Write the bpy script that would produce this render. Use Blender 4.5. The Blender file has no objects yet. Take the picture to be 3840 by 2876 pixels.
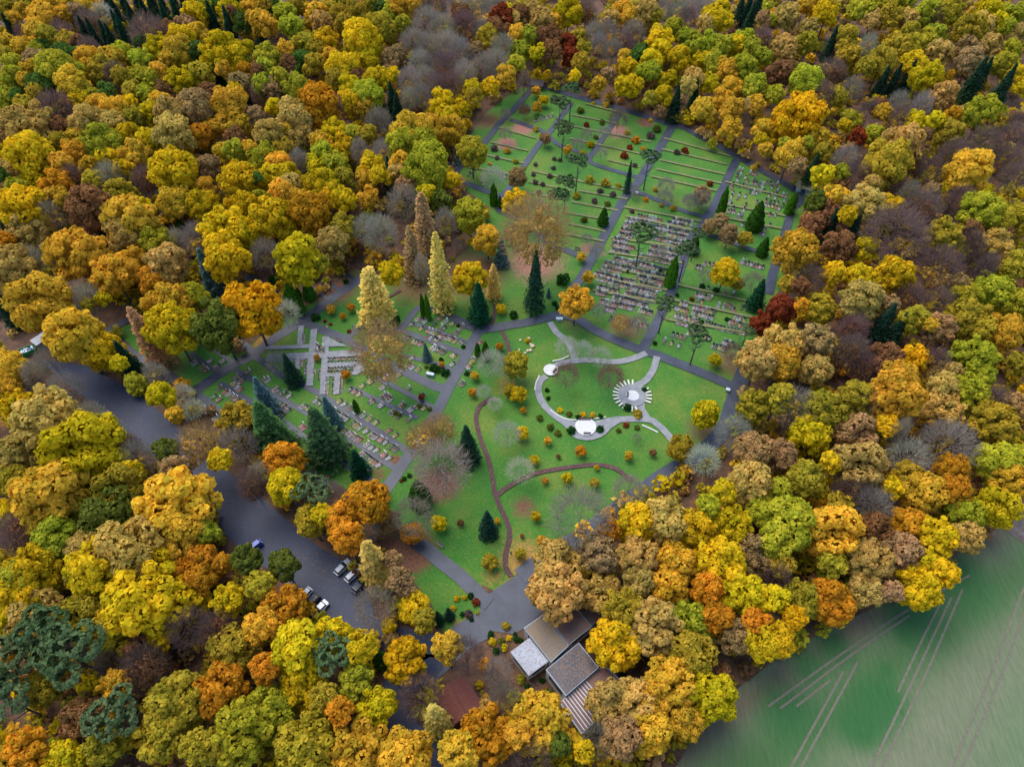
import bpy, math, random
import numpy as np
from mathutils import Vector
from mathutils.geometry import delaunay_2d_cdt
R=math.radians; PI=math.pi
S=bpy.context.scene; COL=S.collection
# ---------------- camera, sky, sun, exposure
H0=165.0; P=R(52.5); F=2662.0
cd=bpy.data.cameras.new('camera'); cam=bpy.data.objects.new('camera',cd); COL.objects.link(cam)
cam.location=(0,0,H0); cam.rotation_euler=(PI/2-P,0,0); cd.sensor_fit='HORIZONTAL'; cd.angle=2*math.atan(1920/F); cd.clip_end=6000; S.camera=cam
w=bpy.data.worlds.new('World'); S.world=w; w.use_nodes=True; wn=w.node_tree
sky=wn.nodes.new('ShaderNodeTexSky'); sky.sky_type='NISHITA'; sky.sun_disc=False; sky.sun_elevation=R(58); sky.sun_rotation=R(-40)
bg=wn.nodes['Background']; bg.inputs[1].default_value=0.15; wn.links.new(sky.outputs[0],bg.inputs[0])
sl=bpy.data.lights.new('sun','SUN'); sl.energy=1.3; sl.angle=R(50); sl.color=(1,.95,.86); so=bpy.data.objects.new('sun',sl); COL.objects.link(so)
so.rotation_euler=Vector((.42*.78,-.78*.42,-.85)).to_track_quat('-Z','Y').to_euler()
S.view_settings.view_transform='Standard'; S.view_settings.look='None'; S.view_settings.exposure=1.2; S.view_settings.gamma=1
S.cycles.max_bounces=5; S.cycles.diffuse_bounces=3; S.cycles.transparent_max_bounces=2
rng=np.random.default_rng(7); random.seed(7)
cp,sp=math.cos(P),math.sin(P)
def un(px,py,h=0.0):
    a=(px-1920)/F; b=(1438-py)/F
    d=(a,cp+b*sp,-sp+b*cp); t=(h-H0)/d[2]
    return (d[0]*t,d[1]*t)
def proj(x,y,z):
    zz=y*cp+(H0-z)*sp; u=y*sp-(H0-z)*cp
    return 1920+F*x/zz,1438-F*u/zz
def depth(x,y,z=0): return y*cp+(H0-z)*sp
def Z(o,s,pts): return [(o[0]+x*s,o[1]+y*s) for x,y in pts]
def W(pts,h=0): return [un(x,y,h) for x,y in pts]
T1=(600,850),.6036; T2=(1600,250),.6781; T3=(1700,1100),.6639; T4=(1400,1900),.5889; OV=(0,0),1.736
def tl(i,j): return ((i*960,j*719),1/1.324)
def z(t,*p): return Z(t[0],t[1],p)
# ---------------- materials
def mat(n,rough=.8):
    m=bpy.data.materials.new(n); m.use_nodes=True; b=m.node_tree.nodes['Principled BSDF']; b.inputs['Roughness'].default_value=rough; return m,m.node_tree.nodes,m.node_tree.links,b
def ramp(N,L,src,stops):
    r=N.new('ShaderNodeValToRGB'); e=r.color_ramp.elements
    while len(e)<len(stops): e.new(.5)
    for q,(p,c) in zip(e,stops): q.position=p; q.color=(*c,1)
    L.new(src,r.inputs[0]); return r.outputs[0]
def noise(N,L,scale,det=4,rough=.6):
    t=N.new('ShaderNodeTexCoord'); n=N.new('ShaderNodeTexNoise'); n.inputs['Scale'].default_value=scale; n.inputs['Detail'].default_value=det; n.inputs['Roughness'].default_value=rough
    L.new(t.outputs['Object'],n.inputs['Vector']); return n.outputs['Fac']
def mixc(N,L,f,a,b,t='MIX'):
    m=N.new('ShaderNodeMix'); m.data_type='RGBA'; m.blend_type=t
    for k,v in ((0,f),(6,a),(7,b)):
        if hasattr(v,'links'): L.new(v,m.inputs[k])
        else: m.inputs[k].default_value=v if k==0 else (*v,1)
    return m.outputs[2]
def noisy(n,c1,c2,sc,speck=None,amt=.62,rough=.85,sc2=2.2):
    m,N,L,b=mat(n,rough); o=ramp(N,L,noise(N,L,sc),[(.35,c1),(.65,c2)])
    if speck:
        f=ramp(N,L,noise(N,L,sc2,2,.7),[(amt,(0,0,0)),(amt+.05,(1,1,1))]); big=ramp(N,L,noise(N,L,.07,2),[(.3,(.25,)*3),(.7,(1,)*3)])
        f=mixc(N,L,1.0,f,big,'MULTIPLY'); o=mixc(N,L,f,o,speck)
    L.new(o,b.inputs['Base Color']); return m
def colmat(n,rough=.6,metal=0):
    m,N,L,b=mat(n,rough); a=N.new('ShaderNodeAttribute'); a.attribute_name='Col'; L.new(a.outputs['Color'],b.inputs['Base Color']); b.inputs['Metallic'].default_value=metal; return m
STONE=colmat('painted_and_stone',.55); GLOSS=colmat('gloss_paint',.25)
def leafmat(n,inst):
    m,N,L,b=mat(n,.7); N.remove(b); out=N['Material Output']; v=N.new('ShaderNodeAttribute'); v.attribute_name='var'
    if inst: c=N.new('ShaderNodeObjectInfo').outputs['Color']
    else: a=N.new('ShaderNodeAttribute'); a.attribute_name='Col'; c=a.outputs['Color']
    g=ramp(N,L,v.outputs['Fac'],[(0,(.62,.72,.6)),(.5,(1,1,1)),(1,(1.3,1.2,1.1))]); c=mixc(N,L,1.0,c,g,'MULTIPLY')
    d=N.new('ShaderNodeBsdfDiffuse'); t=N.new('ShaderNodeBsdfTranslucent'); L.new(c,d.inputs[0]); L.new(c,t.inputs[0]); x=N.new('ShaderNodeMixShader'); x.inputs[0].default_value=.4
    L.new(d.outputs[0],x.inputs[1]); L.new(t.outputs[0],x.inputs[2]); L.new(x.outputs[0],out.inputs[0]); return m
LEAF=leafmat('foliage',True); LEAFS=leafmat('foliage_mass',False)
BARK=noisy('bark',(.05,.04,.033),(.12,.1,.085),3)
m,N,L,b=mat('grey_twigs'); L.new(N.new('ShaderNodeObjectInfo').outputs['Color'],b.inputs['Base Color']); TWIG=m
ASPH=noisy('damp_asphalt',(.026,.031,.048),(.047,.054,.075),.25,(.2,.1,.04),.66,.5)
CARP=noisy('car_park_asphalt',(.008,.015,.04),(.02,.034,.075),.08,(.16,.065,.025),.6,.6)
PALE=noisy('pale_paving',(.2,.2,.205),(.28,.275,.27),.6); GRAV=noisy('white_gravel',(.5,.48,.45),(.68,.66,.62),3)
MULCH=noisy('bark_mulch',(.06,.025,.025),(.11,.05,.042),2,(.3,.17,.1),.62); STRIP=noisy('worn_grass_strip',(.13,.14,.05),(.2,.19,.07),.8)
FLOOR=noisy('leaf_litter',(.05,.024,.014),(.15,.07,.03),.35,(.3,.16,.05),.6)
# lawn: grass with attribute-driven fallen leaves
m,N,L,b=mat('lawn_grass',.9); g=ramp(N,L,noise(N,L,.06,5),[(.33,(.018,.14,.008)),(.5,(.05,.18,.01)),(.68,(.14,.2,.02))])
g=mixc(N,L,ramp(N,L,noise(N,L,1.3,3),[(.4,(0,)*3),(.7,(.6,)*3)]),g,(.035,.09,.012)); sk=ramp(N,L,noise(N,L,2.6,2,.7),[(.6,(0,)*3),(.65,(.8,)*3)]); g=mixc(N,L,sk,g,(.28,.2,.05))
at=N.new('ShaderNodeAttribute'); at.attribute_name='Col'; am=N.new('ShaderNodeAttribute'); am.attribute_name='var'
mm=N.new('ShaderNodeMath'); mm.operation='MULTIPLY_ADD'; L.new(noise(N,L,.8,5,.75),mm.inputs[0]); mm.inputs[1].default_value=1.2; mm.inputs[2].default_value=-.78
ad=N.new('ShaderNodeMath'); ad.use_clamp=True; L.new(mm.outputs[0],ad.inputs[0]); L.new(am.outputs['Fac'],ad.inputs[1]); f=ramp(N,L,ad.outputs[0],[(.1,(0,)*3),(.5,(1,)*3)])
lit=mixc(N,L,1.0,at.outputs['Color'],ramp(N,L,noise(N,L,2,3),[(.3,(.55,)*3),(.7,(1.4,)*3)]),'MULTIPLY'); L.new(mixc(N,L,f,g,lit),b.inputs['Base Color']); LAWN=m
m,N,L,b=mat('field_crop',.9); at=N.new('ShaderNodeAttribute'); at.attribute_name='Col'; mp=N.new('ShaderNodeMapping'); tc=N.new('ShaderNodeTexCoord'); mp.inputs['Rotation'].default_value=(0,0,R(-20)); mp.inputs['Scale'].default_value=(2.2,.3,1); L.new(tc.outputs['Object'],mp.inputs[0])
n2=N.new('ShaderNodeTexNoise'); n2.inputs['Scale'].default_value=.7; n2.inputs['Detail'].default_value=6; n2.inputs['Roughness'].default_value=.75; L.new(mp.outputs[0],n2.inputs['Vector'])
c=mixc(N,L,1.0,at.outputs['Color'],ramp(N,L,n2.outputs['Fac'],[(.3,(.7,.8,.7)),(.7,(1.3,1.15,1.2))]),'MULTIPLY'); L.new(c,b.inputs['Base Color']); FIELD=m
# ---------------- mesh helpers
def rawmesh(n,V,Fc,mats,col=None,var=None,k=4):
    me=bpy.data.meshes.new(n); nv=len(V); nf=len(Fc); me.vertices.add(nv); me.vertices.foreach_set('co',np.asarray(V,np.float32).ravel())
    me.loops.add(nf*k); me.loops.foreach_set('vertex_index',np.asarray(Fc,np.int32).ravel()); me.polygons.add(nf)
    me.polygons.foreach_set('loop_start',np.arange(nf,dtype=np.int32)*k); me.polygons.foreach_set('loop_total',np.full(nf,k,np.int32))
    if col is not None: a=me.attributes.new('Col','FLOAT_COLOR','POINT'); a.data.foreach_set('color',np.c_[np.asarray(col),np.ones(nv)].astype(np.float32).ravel())
    if var is not None: a=me.attributes.new('var','FLOAT','POINT'); a.data.foreach_set('value',np.asarray(var,np.float32))
    me.materials.append(mats); me.update(calc_edges=True); me.validate(); return me
class G:
    def __init__(s): s.v=[]; s.f=[]; s.c=[]
    def add(s,vs,fs,c):
        o=len(s.v); s.v+=[tuple(q) for q in vs]; s.f+=[tuple(i+o for i in f) for f in fs]; s.c+=[c]*len(vs); return s
    def box(s,x0,x1,y0,y1,z0,z1,c,t=1.0):
        cx,cy=(x0+x1)/2,(y0+y1)/2; q=[(x0,y0),(x1,y0),(x1,y1),(x0,y1)]
        return s.add([(x,y,z0) for x,y in q]+[(cx+(x-cx)*t,cy+(y-cy)*t,z1) for x,y in q],[(3,2,1,0),(4,5,6,7),(0,1,5,4),(1,2,6,5),(2,3,7,6),(3,0,4,7)],c)
    def prism(s,pl,z0,z1,c):
        n=len(pl); zz=z1 if isinstance(z1,(list,tuple)) else [z1]*n
        return s.add([(x,y,z0) for x,y in pl]+[(x,y,h) for (x,y),h in zip(pl,zz)],[tuple(range(n-1,-1,-1)),tuple(range(n,2*n))]+[(i,(i+1)%n,n+(i+1)%n,n+i) for i in range(n)],c)
    def tube(s,a,b,r0,r1,c,n=5):
        a,b=Vector(a),Vector(b); d=(b-a).normalized(); u=d.orthogonal().normalized(); v=d.cross(u)
        vs=[tuple(p+(u*math.cos(2*PI*i/n)+v*math.sin(2*PI*i/n))*r) for p,r in ((a,r0),(b,r1)) for i in range(n)]
        return s.add(vs,[(i,(i+1)%n,n+(i+1)%n,n+i) for i in range(n)]+[tuple(range(n,2*n))],c)
    def blob(s,x,y,zc,r,c,k=1.0):
        n=7; vs=[(x,y,zc+r*k)]; 
        for j,(q,h) in enumerate(((.75,.65),(1,0),(.7,-.6))):
            for i in range(n): rr=r*q*random.uniform(.85,1.15); vs.append((x+rr*math.cos(2*PI*i/n+j),y+rr*math.sin(2*PI*i/n+j),zc+h*r*k))
        fs=[(0,1+i,1+(i+1)%n) for i in range(n)]+[(1+j*n+i,1+(j+1)*n+i,1+(j+1)*n+(i+1)%n,1+j*n+(i+1)%n) for j in range(2) for i in range(n)]
        return s.add(vs,fs,c)
    def mesh(s,n,m=None):
        me=bpy.data.meshes.new(n); me.from_pydata(s.v,[],s.f); a=me.attributes.new('Col','FLOAT_COLOR','POINT')
        a.data.foreach_set('color',np.array([(*c,1) for c in s.c],np.float32).ravel()); me.materials.append(m or STONE); return me
    def build(s,n,parent=None,m=None): return link(n,s.mesh(n,m),parent)
def link(n,me,parent=None):
    o=bpy.data.objects.new(n,me); COL.objects.link(o)
    if parent: o.parent=parent
    return o
def tag(o,label,cat,group=None):
    o['label']=label; o['category']=cat
    if group: o['group']=group
    return o
def thing(n,label,cat,loc,rz=0,group=None):
    o=link(n,None); o.location=loc if len(loc)==3 else (*loc,0); o.rotation_euler=(0,0,rz); return tag(o,label,cat,group)
def struct(o,k='structure'): o['kind']=k; return o
LZ=[.06]
def nz(): LZ[0]+=.004; return LZ[0]
def smooth(p,n=5):
    if len(p)<3: return p
    q=[np.array(a) for a in p]; q=[2*q[0]-q[1]]+q+[2*q[-1]-q[-2]]; o=[]
    for i in range(1,len(q)-2):
        for k in range(n):
            t=k/n; a,b,c,d=q[i-1:i+3]; o.append(tuple(.5*((2*b)+(c-a)*t+(2*a-5*b+4*c-d)*t*t+(3*b-a-3*c+d)*t**3)))
    return o+[tuple(q[-2])]
def ribbon(n,px,wd,m,sm=True):
    p=W(px); p=smooth(p) if sm else p; p=[np.array(a) for a in p]; h=nz(); V=[]
    for i,a in enumerate(p):
        d=p[min(i+1,len(p)-1)]-p[max(i-1,0)]; d/=np.linalg.norm(d)+1e-9; nn=np.array((-d[1],d[0]))*wd/2
        V+=[(*(a+nn),h),(*(a-nn),h)]
    me=bpy.data.meshes.new(n); me.from_pydata(V,[],[(2*i,2*i+1,2*i+3,2*i+2) for i in range(len(p)-1)]); me.materials.append(m); return struct(link(n,me))
def poly(n,wp,m,h=None):
    h=h or nz(); me=bpy.data.meshes.new(n); me.from_pydata([(x,y,h) for x,y in wp],[],[tuple(range(len(wp)))]); me.materials.append(m); return struct(link(n,me))
def inside(pl,x,y):
    x=np.asarray(x); y=np.asarray(y); r=np.zeros(x.shape,bool); n=len(pl)
    for i in range(n):
        (a,b),(c,d)=pl[i],pl[i-1]
        r^=((b>y)!=(d>y))&(x<(c-a)*(y-b)/(d-b+1e-12)+a)
    return r
def sheet(n,wp,step,h,fn,m):
    xs=[p[0] for p in wp]; ys=[p[1] for p in wp]; gx,gy=np.meshgrid(np.arange(min(xs),max(xs),step),np.arange(min(ys),max(ys),step)); gx=gx.ravel();gy=gy.ravel(); k=inside(wp,gx,gy)
    pts=[Vector(p) for p in wp]+[Vector(p) for p in zip(gx[k],gy[k])]
    r=delaunay_2d_cdt(pts,[],[list(range(len(wp)))],1,1e-4); V=np.array([(v.x,v.y,h) for v in r[0]]); Fc=np.array(r[2]); col,var=fn(V[:,0],V[:,1]); return struct(link(n,rawmesh(n,V,Fc,m,col,var,3)))
# ---------------- ground, lawn, field
gm=bpy.data.meshes.new('ground'); gm.from_pydata([(-2500,-1500,0),(2500,-1500,0),(2500,3500,0),(-2500,3500,0)],[],[(0,1,2,3)]); gm.materials.append(FLOOR); struct(link('ground',gm))
LP=W(z(OV,(1120,190),(1165,190),(1240,207),(1340,236),(1440,266),(1545,312),(1600,342),(1680,388),(1750,415),(1735,455),(1715,510),(1690,600),(1655,720),(1620,800),(1600,870),(1560,950),(1450,1025),(1330,1095),(1220,1165),(1150,1215),(1068,1276),(1040,1262),(1045,1300),(1030,1345),(960,1375),(930,1300),(880,1240),(820,1180),(840,1070),(770,1070),(640,990),(520,910),(420,850),(350,810),(250,715),(300,690),(400,740),(520,765),(590,700),(640,670),(700,640),(760,580),(850,600),(930,600),(1010,540),(1040,480),(1060,450),(990,400),(985,335),(1050,245)))
LIT=[]
def lt(t,x,y,r,c,a=1.0):
    (px,py),=z(t,(x,y)); wx,wy=un(px,py); LIT.append((wx,wy,r*t[1]*depth(wx,wy)/F,c,a))
RU=(.17,.07,.035); PK=(.3,.13,.09); GO=(.34,.19,.04); BR=(.15,.09,.035)
for q in ((T2,600,1080,230,PK,.75),(T2,250,1150,260,RU,.8),(T2,440,430,75,PK),(T2,530,345,75,PK),(T2,1060,360,90,PK,.8),(T2,1210,310,60,RU),(T2,900,1010,70,PK,.8),(T2,330,300,120,RU,.7),(T4,230,280,200,RU,1.1),(tl(1,1),40,740,80,GO,1.1),(tl(1,1),380,470,170,RU,.9),(tl(1,1),450,330,150,RU),(tl(1,2),640,850,150,RU,1.1),(tl(1,2),910,500,140,RU,.9),(tl(1,2),700,390,60,RU,.9),(tl(1,2),610,450,70,RU,.6),(tl(2,2),60,880,170,GO,.75),(tl(2,2),60,620,90,RU,.7),(tl(2,2),960,230,140,BR,.7),(tl(2,1),570,680,130,BR,.7),(tl(2,1),1080,220,140,GO,.5),(tl(2,1),1100,850,140,BR,.7),(tl(2,1),300,640,110,BR,.5),(tl(0,1),850,880,110,BR,.6),(T4,760,450,130,GO,.5),(T3,300,520,120,GO,.5),(tl(1,1),640,900,120,RU,.7),(T4,560,760,90,GO,.6),(tl(1,1),780,470,200,RU,.6),(tl(2,1),430,300,60,PK,.6)): lt(*q)
def lawnfn(x,y):
    v=np.zeros(len(x)); c=np.tile(np.array(RU),(len(x),1))
    for lx,ly,r,cc,a in LIT:
        k=a*np.clip(1.25-np.hypot(x-lx,y-ly)/r,0,1); b=k>v; v[b]=k[b]; c[b]=cc
    return c,v
sheet('lawn',LP,2.0,.03,lawnfn,LAWN)
FP=W(z(OV,(1440,1690),(1500,1590),(1590,1490),(1700,1405),(1850,1330),(2000,1262),(2080,1185),(2160,1135),(2300,1240),(2420,1700),(2000,1800)))
B0=np.array(un(*z(OV,(1500,1590))[0])); B1=np.array(un(*z(OV,(2100,1180))[0]))
DK=[(un(*z(tl(3,3),(a,b))[0]),r) for a,b,r in ((330,360,4),(560,600,5),(530,680,5),(480,740,4.5),(600,630,3.5),(590,470,1.8),(680,300,2),(440,760,4),(720,180,7),(950,20,8),(90,680,6),(200,450,4))]
def fieldfn(x,y):
    d=B1-B0; dist=np.abs(d[0]*(y-B0[1])-d[1]*(x-B0[0]))/np.hypot(*d); c=np.tile(np.array((.14,.155,.085)),(len(x),1)); n=np.sin(x*.11+np.sin(y*.07)*2)*.5+.5; c=c*(1-.35*n[:,None])+np.array((.04,.15,.035))*.35*n[:,None]
    k=np.exp(-((dist-11)/6.5)**2)[:,None]*.8; c=c*(1-k)+np.array((.03,.1,.02))*k
    k=np.clip(1-dist/4.5,0,1)[:,None]; c=c*(1-k)+np.array((.13,.095,.06))*k
    for (a,b),r in DK:
        k=np.clip(1.5-np.hypot(x-a,y-b)/r,0,1)[:,None]*.85; c=c*(1-k)+np.array((.02,.1,.02))*k
    return c,np.zeros(len(x))
sheet('field',FP,1.6,.03,fieldfn,FIELD)
TR=noisy('tractor_track_soil',(.11,.105,.065),(.16,.14,.095),1.5)
for a in (((115,950),(375,475)),((165,950),(445,430)),((515,950),(700,560),(910,110)),((565,950),(760,540),(965,70)),((915,950),(1110,480),(1271,60)),((965,950),(1160,490),(1290,140)),((645,580),(750,350),(850,150)),((140,650),(310,520)),((0,650),(350,400),(680,180),(1000,0)),((60,660),(420,390),(700,200))): ribbon('tractor_track',z(tl(3,3),*a),.5,TR)
poly('ploughed_field',W(z(OV,(2160,1136),(2215,1080),(2300,1100),(2300,1240))),noisy('ploughed_soil',(.1,.075,.06),(.19,.15,.125),.6))
# ---------------- car park, roads, paths
poly('car_park',W([(150,1350),(257,1361),(330,1375),(455,1440),(560,1510),(690,1620),(760,1690),(830,1745),(960,1845),(1060,1935),(1180,2040),(1290,2105),(1370,2200),(1400,2290),(1440,2360),(1390,2400),(1330,2370),(1260,2340),(1180,2320),(1110,2230),(1000,2130),(920,2090),(850,2010),(800,1930),(740,1800),(640,1740),(540,1690),(430,1590),(330,1500),(230,1420)]),CARP)
poly('forecourt',W(z(T4,(745,548),(860,470),(1000,378),(1130,300),(1040,420),(1000,470),(995,540),(1040,610),(1100,650),(960,775),(890,810),(740,790),(680,720),(680,590),(720,560))),ASPH)
ribbon('road',z(T4,(720,740),(540,850),(400,985),(330,1040)),6.5,ASPH)
ribbon('road',z(tl(1,3),(470,250),(600,300),(760,330),(880,370),(870,430),(780,500),(690,560),(690,690),(770,800),(850,890),(960,990)),6,CARP)
PT=[(T1,3.4,[(220,1020),(440,870),(590,790),(720,690),(870,600),(950,540),(1050,460),(1180,370),(1310,280)]),(T1,3,[(880,590),(1000,640),(1150,700),(1270,770),(1380,830),(1500,890),(1620,950),(1730,1000),(1790,990)]),(T1,3.2,[(2010,600),(1930,740),(1860,880),(1800,990),(1720,1150),(1640,1290),(1540,1430),(1400,1640),(1340,1720)]),(T1,2,[(560,800),(640,840),(760,930),(900,990),(1050,1075),(1200,1170),(1380,1290),(1530,1390),(1580,1430)]),(T1,1.8,[(470,890),(600,970),(760,1070),(900,1150),(1050,1230),(1290,1390),(1480,1515)]),(T1,1.8,[(370,970),(560,1085),(760,1205),(910,1320),(1060,1405),(1230,1530),(1400,1625)]),(T1,2.4,[(230,1040),(370,1150),(600,1290),(880,1490),(1080,1650)]),(T1,1.6,[(280,720),(460,850)]),(T1,1.6,[(190,790),(360,910)]),(T1,2.4,[(480,700),(590,790)]),(T1,2.2,[(1160,700),(1310,580),(1480,640),(1620,500),(1800,560),(1990,630)]),(T1,2,[(1480,640),(1650,700),(1890,790)]),(T1,1.5,[(1180,1000),(1400,1100),(1600,1190)]),(T1,1.5,[(1350,940),(1560,1050),(1720,1140)]),(T1,1.5,[(1560,600),(1750,660),(1910,720)]),(T1,1.5,[(1500,800),(1700,850),(1860,910)]),
(tl(0,1),3.2,[(880,940),(720,850),(590,760),(500,690),(430,620),(340,540),(280,440),(220,330),(180,250)]),(tl(0,1),2.6,[(520,700),(650,630),(780,560)]),(tl(0,1),2.4,[(760,175),(850,155)]),(tl(1,1),2.2,[(120,520),(0,440),(-60,430)]),(tl(1,1),1.4,[(280,480),(370,545)]),(tl(1,1),1.4,[(300,430),(430,495)]),(tl(1,1),1.4,[(430,405),(500,440)]),
(T2,3,[(590,90),(700,130),(850,175),(1000,215),(1150,260),(1250,290),(1340,320),(1430,345),(1540,405),(1620,445),(1720,500),(1800,550),(1900,605),(2000,660),(2050,705),(2065,745),(2020,790),(2000,860),(1970,960),(1940,1060),(1910,1160),(1890,1260)]),(T2,3.2,[(1360,330),(1330,380),(1290,450),(1230,540),(1170,640),(1100,720),(1050,810),(990,920),(960,980),(910,1070),(860,1160),(800,1250),(740,1375)]),(T2,3,[(1720,510),(1690,560),(1650,650),(1600,750),(1540,850),(1480,930),(1440,1010),(1400,1130),(1350,1250),(1300,1360),(1235,1490),(1180,1580)]),(T2,2.6,[(570,140),(480,240),(400,320),(330,410),(200,540),(160,610),(250,660),(380,710),(430,745),(395,790),(500,840),(560,865),(690,990),(780,1020),(880,1070)]),(T2,2.4,[(800,200),(700,340),(630,420),(560,520),(480,640),(400,740)]),(T2,2.2,[(1070,260),(1000,360),(940,450),(890,520)]),(T2,2,[(460,295),(560,330),(640,360),(740,440),(880,490),(920,540),(1080,590),(1170,615)]),(T2,2,[(1150,690),(1300,750),(1420,800),(1540,835)]),(T2,2,[(1460,890),(1560,930),(1700,980),(1840,1030)]),
(tl(2,2),4.4,[(1170,-110),(1130,0),(1085,130),(1060,210),(1000,290),(900,370),(750,460),(640,540),(500,640),(400,720),(280,800),(150,880),(40,960)]),(T3,3.2,[(-5,140),(100,190),(170,205),(300,185),(450,160),(600,125),(700,150),(800,210),(950,280),(1070,325),(1150,350),(1300,410),(1450,470),(1560,520),(1610,530)]),(T4,3.6,[(210,170),(280,225),(420,340),(560,450),(690,580),(740,620)])]
for t,wd,p in PT: ribbon('path',z(t,*p),wd,ASPH)
for p in ([(545,165),(580,220),(630,265),(660,300),(685,370)],[(545,450),(590,405),(685,385),(780,380),(900,390),(1000,375),(1090,340)],[(1150,360),(1130,430),(1090,490),(1040,520),(965,545),(950,580),(965,620),(1030,640),(1060,655),(1100,715)],[(1040,520),(1075,560),(1062,620),(1060,655)],[(525,470),(490,500),(480,560),(510,630),(570,690),(640,740),(690,800),(760,815),(830,795),(880,750),(930,718)],[(600,712),(680,742),(740,748),(830,735),(930,715),(1100,715),(1160,750),(1210,800),(1265,870)]): ribbon('garden_path',z(T3,*p),2.0,PALE)
for p in ([(225,590),(160,630),(135,670),(130,730),(155,830),(195,930),(220,1040),(235,1130),(265,1210),(310,1310),(315,1390),(295,1470),(295,1540),(325,1600)],[(240,1150),(300,1100),(400,1045),(500,1010),(650,985),(790,970),(900,985),(970,1030),(1010,1060)],[(275,215),(300,270),(315,330),(320,420)],[(240,60),(235,110),(215,185)]): ribbon('bark_mulch_path',z(T3,*p),1.25,MULCH)
ribbon('bark_mulch_path',z(tl(1,1),(720,490),(650,530),(560,575),(530,600),(545,630)),1.1,MULCH)
U=((1000,1180),1/2.38)
for p,wd in (([(0,390),(200,380),(560,362),(790,345),(870,370)],2.6),([(310,105),(295,295)],1.7),([(0,300),(200,295),(400,285)],1.5),([(425,135),(400,400),(385,640)],2),([(530,200),(520,450),(505,715)],2),([(550,455),(800,450),(880,470)],2),([(520,545),(700,540)],1.2),([(632,545),(628,715)],1.6),([(280,395),(278,500)],1.4)): ribbon('paved_path',z(U,*p),wd,PALE,False)
poly('paved_area',W(z(U,(522,195),(720,288),(545,292),(520,290))),PALE); poly('paved_area',W(z(U,(780,470),(890,440),(880,500),(800,545),(760,540))),PALE)
for a,b in [((780,870),(990,915)),((770,810),(1000,850)),((860,640),(1120,690)),((840,690),(1110,735)),((800,750),(1060,800)),((580,580),(860,640)),((560,640),(800,690)),((550,700),(780,740)),((800,270),(1060,320)),((790,330),(1240,420)),((790,400),(1200,490)),((1000,520),(1170,560)),((400,340),(600,400)),((350,420),(560,470)),((320,490),(540,540)),((230,560),(480,600)),((1310,400),(1680,500)),((1300,460),(1660,545)),((1290,520),(1650,600)),((1270,570),(1630,650)),((1240,610),(1600,690)),((1090,780),(1520,860)),((1100,830),(1480,910)),((1020,950),(1450,1010)),((1000,1030),(1420,1090)),((960,1110),(1350,1180)),((940,1170),(1330,1240)),((920,1240),(1300,1310)),((1390,1210),(1900,1330)),((1350,1290),(1800,1390)),((1320,1400),(1800,1480)),((770,930),(980,970)),((880,210),(1050,255)),((1650,640),(1960,720)),((1620,760),(1980,830)),((1600,830),(1960,900))]: ribbon('grass_track',z(T2,a,b),.9,STRIP)
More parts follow.
